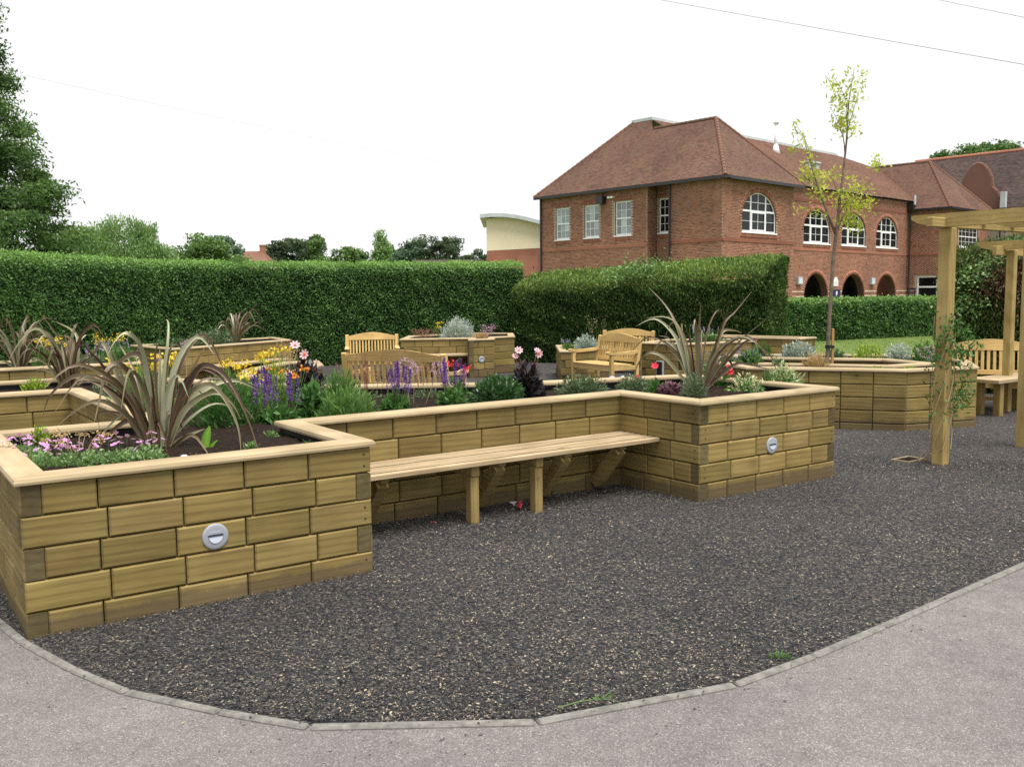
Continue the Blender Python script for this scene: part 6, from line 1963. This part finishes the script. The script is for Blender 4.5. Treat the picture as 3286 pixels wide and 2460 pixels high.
# --- rear half of the large bed and the catmint bed
bush('herb_plant', 'soft grey-green low plant in front of the catmint bed', (-3.55, 8.55, 0.64), .8, .5, .22, 1300, .04, 'greygreen', asp=.3)
bush('herb_plant', 'yellowish seedling clump at the left rim of the large bed', (-4.75, 9.1, 0.64), .3, .3, .14, 300, .035, 'moss')
salvia('hazy lilac catmint filling the left rear bed', (-5.75, 12.75, 0.62), 1.1, .32, 40, SPK2, 'greygreen', .04, 1.3, None, .5, 1800, 7)
yellow('tall yellow daisies above the catmint', (-5.75, 13.2, 0.62), .5, .42, 14, 600, 'feather', 'yellow', 10, 0.03)
wand('pink foxglove-like spires beyond the catmint', (-6.25, 13.0, 0.62), .4, .50, 4, 10, 'redstem', .03, 'stem')
yellow('lower yellow flowers between the two left flax plants', (-6.2, 12.3, 0.62), .5, .4, 20)
bush('herb_plant', 'green herb at the right end of the catmint bed', (-5.35, 12.6, 0.62), .6, .5, .3, 900, .05, 'green')
bush('herb_plant', 'sparse white-flecked plants beside the small distant flax', (-5.95, 18.2, 0.62), 1.0, .9, .34, 1500, .05, 'greygreen')
bush('herb_plant', 'dull low plants at the near end of the far bed', (-6.3, 17.1, 0.62), .9, .7, .22, 900, .05, 'darkbush')
wand('dry winter stems on the narrow bed beside the bench', (-2.75, 11.2, 0.62), .4, .42, 14, 3, 'tan', .02, 'stem_dry')

# --- tall far bed and the low bed
bush('lavender_plant', 'silver dome-shaped shrub on the far tall bed', (-1.2, 20.55, 0.60), .80, .75, .47, 2600, .06, 'silver', asp=.22, up=1.0, shell=.5)
wand('dark red sedum heads along the left of the far tall bed', (-1.85, 19.85, 0.60), .75, .26, 24, 5, 'redstem', .025)
bush('grass_tuft', 'straw-coloured grass tuft on the narrow front of the far tall bed', (-0.66, 19.3, 0.60), .42, .36, .18, 420, .13, 'tan', asp=.06, up=.6)
wand('pale pink flower sprays behind the straw-coloured grass', (-0.5, 19.9, 0.60), .5, .36, 16, 5, 'mauve', .025)
yellow('yellow buds beside the silver dome', (-1.62, 20.3, 0.60), .22, .36, 7, 60)
bush('shrub', 'silver-green rounded shrub left of the sideways bench', (1.5, 18.6, 0.42), .55, .5, .34, 1500, .055, 'silver', asp=.3, tone=.25)
bush('herb_plant', 'green herb with lilac flowers at the corner of the low bed', (1.12, 18.0, 0.42), .36, .36, .2, 420, .045, 'green')
salvia('lilac-flowered tuft at the outer rim of the low bed', (1.12, 18.7, 0.42), .26, .26, 14, SPK3, 'green', .04, 1.2, None, .5, 200, 9)
wand('tall nodding grass stems behind the low bed', (1.75, 18.9, 0.42), .5, .78, 5, 5, 'tan', .03, 'stem')

# --- angular bed by the pergola
salvia('upright lavender clump at the left end of the angular bed', (3.05, 11.75, 0.60), .30, .28, 26, SPK3, 'lavleaf', .09, 0.9, None, .75, 1100, 11)
salvia('wide lavender clump behind the left end of the angular bed', (2.85, 12.3, 0.35), .62, .50, 30, SPK3, 'lavleaf', .09, 0.9, None, .7, 1500, 12)
bush('santolina_plant', 'silver cushion behind the young tree trunk', (4.05, 12.95, 0.60), .56, .4, .27, 1400, .05, 'silver', asp=.35, tone=.3)
bush('herb_plant', 'blue-green low plant right of the young tree', (4.5, 12.8, 0.60), .34, .28, .16, 420, .045, 'greygreen')
bush('shrub', 'loose yellow-green sprigs on the rear strip of the angular bed', (4.95, 12.7, 0.60), .5, .3, .27, 420, .04, 'moss', up=.8)
bush('santolina_plant', 'pale silver plant at the right of the angular bed', (5.3, 12.55, 0.60), .4, .36, .26, 800, .045, 'silver', asp=.35, tone=.4)
bush('herb_plant', 'bright green sprigs with pink spires beside the pergola post', (5.45, 12.15, 0.60), .34, .34, .32, 520, .04, 'green', up=.9)
wand('small pink spires at the right of the angular bed', (5.35, 11.8, 0.60), .3, .26, 7, 6, 'mauve', .015, 'stem')
bush('grass_tuft', 'pale striped grass tuft in front of the young tree', (3.75, 11.3, 0.60), .34, .3, .20, 420, .13, 'tan', asp=.06, up=.7)
bush('cushion_plant', 'lime green cushion left on the front strip of the angular bed', (4.35, 10.9, 0.605), .22, .18, .07, 320, .02, 'moss')
bush('cushion_plant', 'lime green cushion right on the front strip of the angular bed', (4.7, 10.82, 0.605), .22, .18, .07, 320, .02, 'moss')
bush('herb_plant', 'thin green seedling near the lavender', (3.3, 11.35, 0.60), .2, .16, .16, 160, .035, 'green')
bush('herb_plant', 'strappy dark plant with a red bud at the rear of the angular bed', (3.55, 13.05, 0.60), .3, .26, .24, 160, .16, 'green', asp=.12, up=.9)
salvia('lavender before the bed at the end of the cypress hedge', (3.75, 17.55, 0.60), .7, .4, 24, SPK3, 'lavleaf', .07, 1.2, None, .5, 700, 13)

# --- young tree on a stake
def young_tree():
    t = thing('young_tree', 'young staked tree with sparse yellow-green leaves', 'tree', (4.07, 11.9, gz(12)))
    mb = MB()
    rr = random.Random(4)
    tr = [(0, 0, -0.1), (0.02, 0, 0.6), (0.04, 0, 1.3), (0.07, 0, 2.0), (0.10, 0, 2.35), (0.16, 0.02, 2.9), (0.22, 0.04, 3.5), (0.24, 0.05, 4.0), (0.30, 0.05, 4.42)]
    mb.tube(tr, [0.030, 0.028, 0.026, 0.024, 0.022, 0.017, 0.012, 0.008, 0.003], 8)
    tips = []
    def br(a, b, r0, bend=0.1):
        tips.append(limb(mb, a, b, r0, r0 * 0.25, bend, 5, rr))
    J = Vector((0.10, 0, 2.33))
    br(J, (-0.30, 0.1, 3.55), 0.018)
    br((-0.14, .05, 2.95), (-0.42, 0.0, 3.15), 0.008)
    br((-0.2, .07, 3.2), (-0.42, .1, 3.75), 0.007)
    br(J, (0.60, -0.1, 3.12), 0.010, 0.18)
    br((0.13, 0, 2.6), (0.42, 0.1, 2.95), 0.008)
    br((0.13, 0, 2.7), (-0.05, -.1, 3.1), 0.008)
    br((0.2, .03, 3.35), (0.02, .1, 3.95), 0.008)
    br((0.22, .04, 3.6), (0.40, .1, 4.2), 0.007)
    br((0.22, .04, 3.7), (0.02, 0, 4.3), 0.007)
    br((0.1, 0, 2.4), (-0.32, -0.1, 2.7), 0.008, 0.25)
    br((0.1, 0, 2.5), (0.35, 0.1, 2.45), 0.006, 0.3)
    for k in range(26):
        a = rr.choice(tips)
        p = a[rr.randint(2, 5)]
        q = p + Vector((rr.uniform(-.22, .22), rr.uniform(-.2, .2), rr.uniform(-.12, .22)))
        tips.append(limb(mb, p, q, 0.004, 0.0015, 0.15, 5, rr))
    mb.build('trunk', 'bark', t, smooth=True)
    cs = []
    for l in tips:
        for p in l[2:]:
            if rr.random() < 0.48:
                cs.append(tuple(p))
    cs = np.array(cs)
    top = np.array([(0.2 + rr.gauss(0, .09), rr.gauss(0, .08), rr.uniform(3.55, 4.35)) for _ in range(26)])
    low = np.array([(rr.gauss(-0.08, .17), rr.gauss(0, .12), rr.uniform(2.75, 3.25)) for _ in range(20)] + [(rr.gauss(.3, .12), rr.gauss(0, .1), rr.uniform(2.55, 2.95)) for _ in range(15)])
    cs = np.concatenate([cs, top, low])
    c = np.repeat(cs, 11, 0) + NR.normal(0, 0.045, (len(cs) * 11, 3))
    m_ = len(c)
    ax = rvec(m_) + np.array([0, 0, -0.5])
    link('crown', leaf_mesh('crown', c, ax, rvec(m_) + np.array([0, 0, .5]), 0.062 * (.6 + .9 * NR.random(m_)), 0.024, NR.random(m_), 'young'), t)
    MB().bbox(0.075, 0.105, -0.012, 0.018, -0.1, 1.13, 0.003).build('stake', 'stake', t)
    MB().tube([(0.04, 0, 0.88), (0.04, 0, 0.92)], 0.047, 10).box(0.06, 0.11, -0.02, 0.024, 0.885, 0.915).build('tree_tie', 'tie', t)
young_tree()

# --- climber on the near pergola post
def climber():
    x0, y0 = W(7.44, -0.12)
    t = thing('climbing_plant', 'leafy green climber tied round the near pergola post', 'plant', (x0, y0, gz(8.3)))
    mb = MB()
    rr = random.Random(8)
    tips = []
    for k in range(6):
        p = [Vector((-0.12 + rr.uniform(-.05, .05), 0.14, 0.0))]
        z = 0.0
        while z < rr.uniform(0.9, 1.35):
            z += 0.15
            a = k + z * 3.2
            p.append(Vector((0.09 * math.cos(a), 0.09 * math.sin(a), z)))
        mb.tube(p, 0.004, 4, cap=False)
        tips += p[3:]
    mb.build('stems', 'stem_dry', t)['kind'] = 'stuff'
    cen = [(0.02, -.08, 1.28), (-.05, -.08, 1.12), (.06, -.09, 1.05), (.14, -.06, 1.2), (.16, -.05, 1.02), (.18, -.05, .86), (.15, -.06, .72), (.17, -.05, .62), (.13, -.06, .55), (-.1, -.05, 1.0), (.24, -.02, 1.1), (-.02, -.09, 1.36), (.26, 0, .95), (.12, -.07, .92)]
    c = np.repeat(np.array(cen[:11]), 48, 0)
    c = c + NR.normal(0, 1, c.shape) * np.array([.045, .04, .055])
    c2 = np.repeat(np.array([tuple(q) for q in tips]), 5, 0) + NR.normal(0, .03, (len(tips) * 5, 3))
    c = np.concatenate([c, c2])
    m_ = len(c)
    link('foliage', leaf_mesh('foliage', c, rvec(m_) + np.array([0, 0, -.9]), rvec(m_) + np.array([0, -.6, .3]), .055 * (.6 + .7 * NR.random(m_)), .018, .25 + .6 * NR.random(m_), 'green'), t)
climber()

# --- odds and ends lying on the path and along its edging
def sprig(label, loc, rz, s=1.0):
    t = thing('fallen_sprig', label, 'twig', loc, rz)
    mb = MB()
    mb.tube([(-0.13 * s, 0, 0.012), (-0.04 * s, 0.01, 0.016), (0.05 * s, 0.0, 0.018), (0.11 * s, 0.03, 0.03)], [0.0028, 0.0026, 0.0022, 0.0012], 5)
    mb.tube([(0.03 * s, 0.002, 0.018), (0.08 * s, -0.035, 0.022), (0.10 * s, -0.05, 0.014)], [0.002, 0.0016, 0.001], 5)
    mb.build('stalk', 'stem', t)
    n = 7
    c = np.array([(0.02 * s + 0.012 * k, 0.01 * math.sin(k * 2.1), 0.022) for k in range(n)])
    link('leaves', leaf_mesh('leaves', c, rvec(n), rvec(n) + np.array([0, 0, 1]), .026, .011, NR.random(n), 'feather'), t)['kind'] = 'stuff'
sprig('broken green sprig lying across the edging strip', (0.28, 3.32, 0.012), 0.35)
def weed(label, loc, w, h, n):
    t = thing('weed', label, 'weed', loc)
    link('foliage', mound(n, w, w * .6, h, .03, 'feather', .6, .15), t)
weed('yellowish weed tuft growing against the edging strip', (1.13, 3.78, 0.0), .10, .025, 70)
def litter():
    n = 320
    x = NR.normal(0, 1.7, n)
    e = np.array(EDGE)
    y = np.interp(x, e[:, 0], e[:, 1]) + 0.02 - np.abs(NR.normal(0, 0.14, n)) - (NR.random(n) < 0.2) * NR.random(n) * 0.7
    c = np.stack([x, y, np.full(n, 0.004) + 0.011 * (y > np.interp(x, e[:, 0], e[:, 1]) - 0.05)], 1)
    a = NR.random(n) * 6.283
    ax = np.stack([np.cos(a), np.sin(a), NR.normal(0, .1, n)], 1)
    nr = np.stack([NR.normal(0, .25, n), NR.normal(0, .25, n), np.ones(n)], 1)
    ln = 0.006 + 0.016 * NR.random(n) ** 2
    tag(link('leaf_litter', leaf_mesh('leaf_litter', c, ax, nr, ln, ln * .45, 0.55 + 0.45 * NR.random(n), 'chip')), 'stray bark chips and leaf crumbs on the path', 'litter', None, 'stuff')
litter()
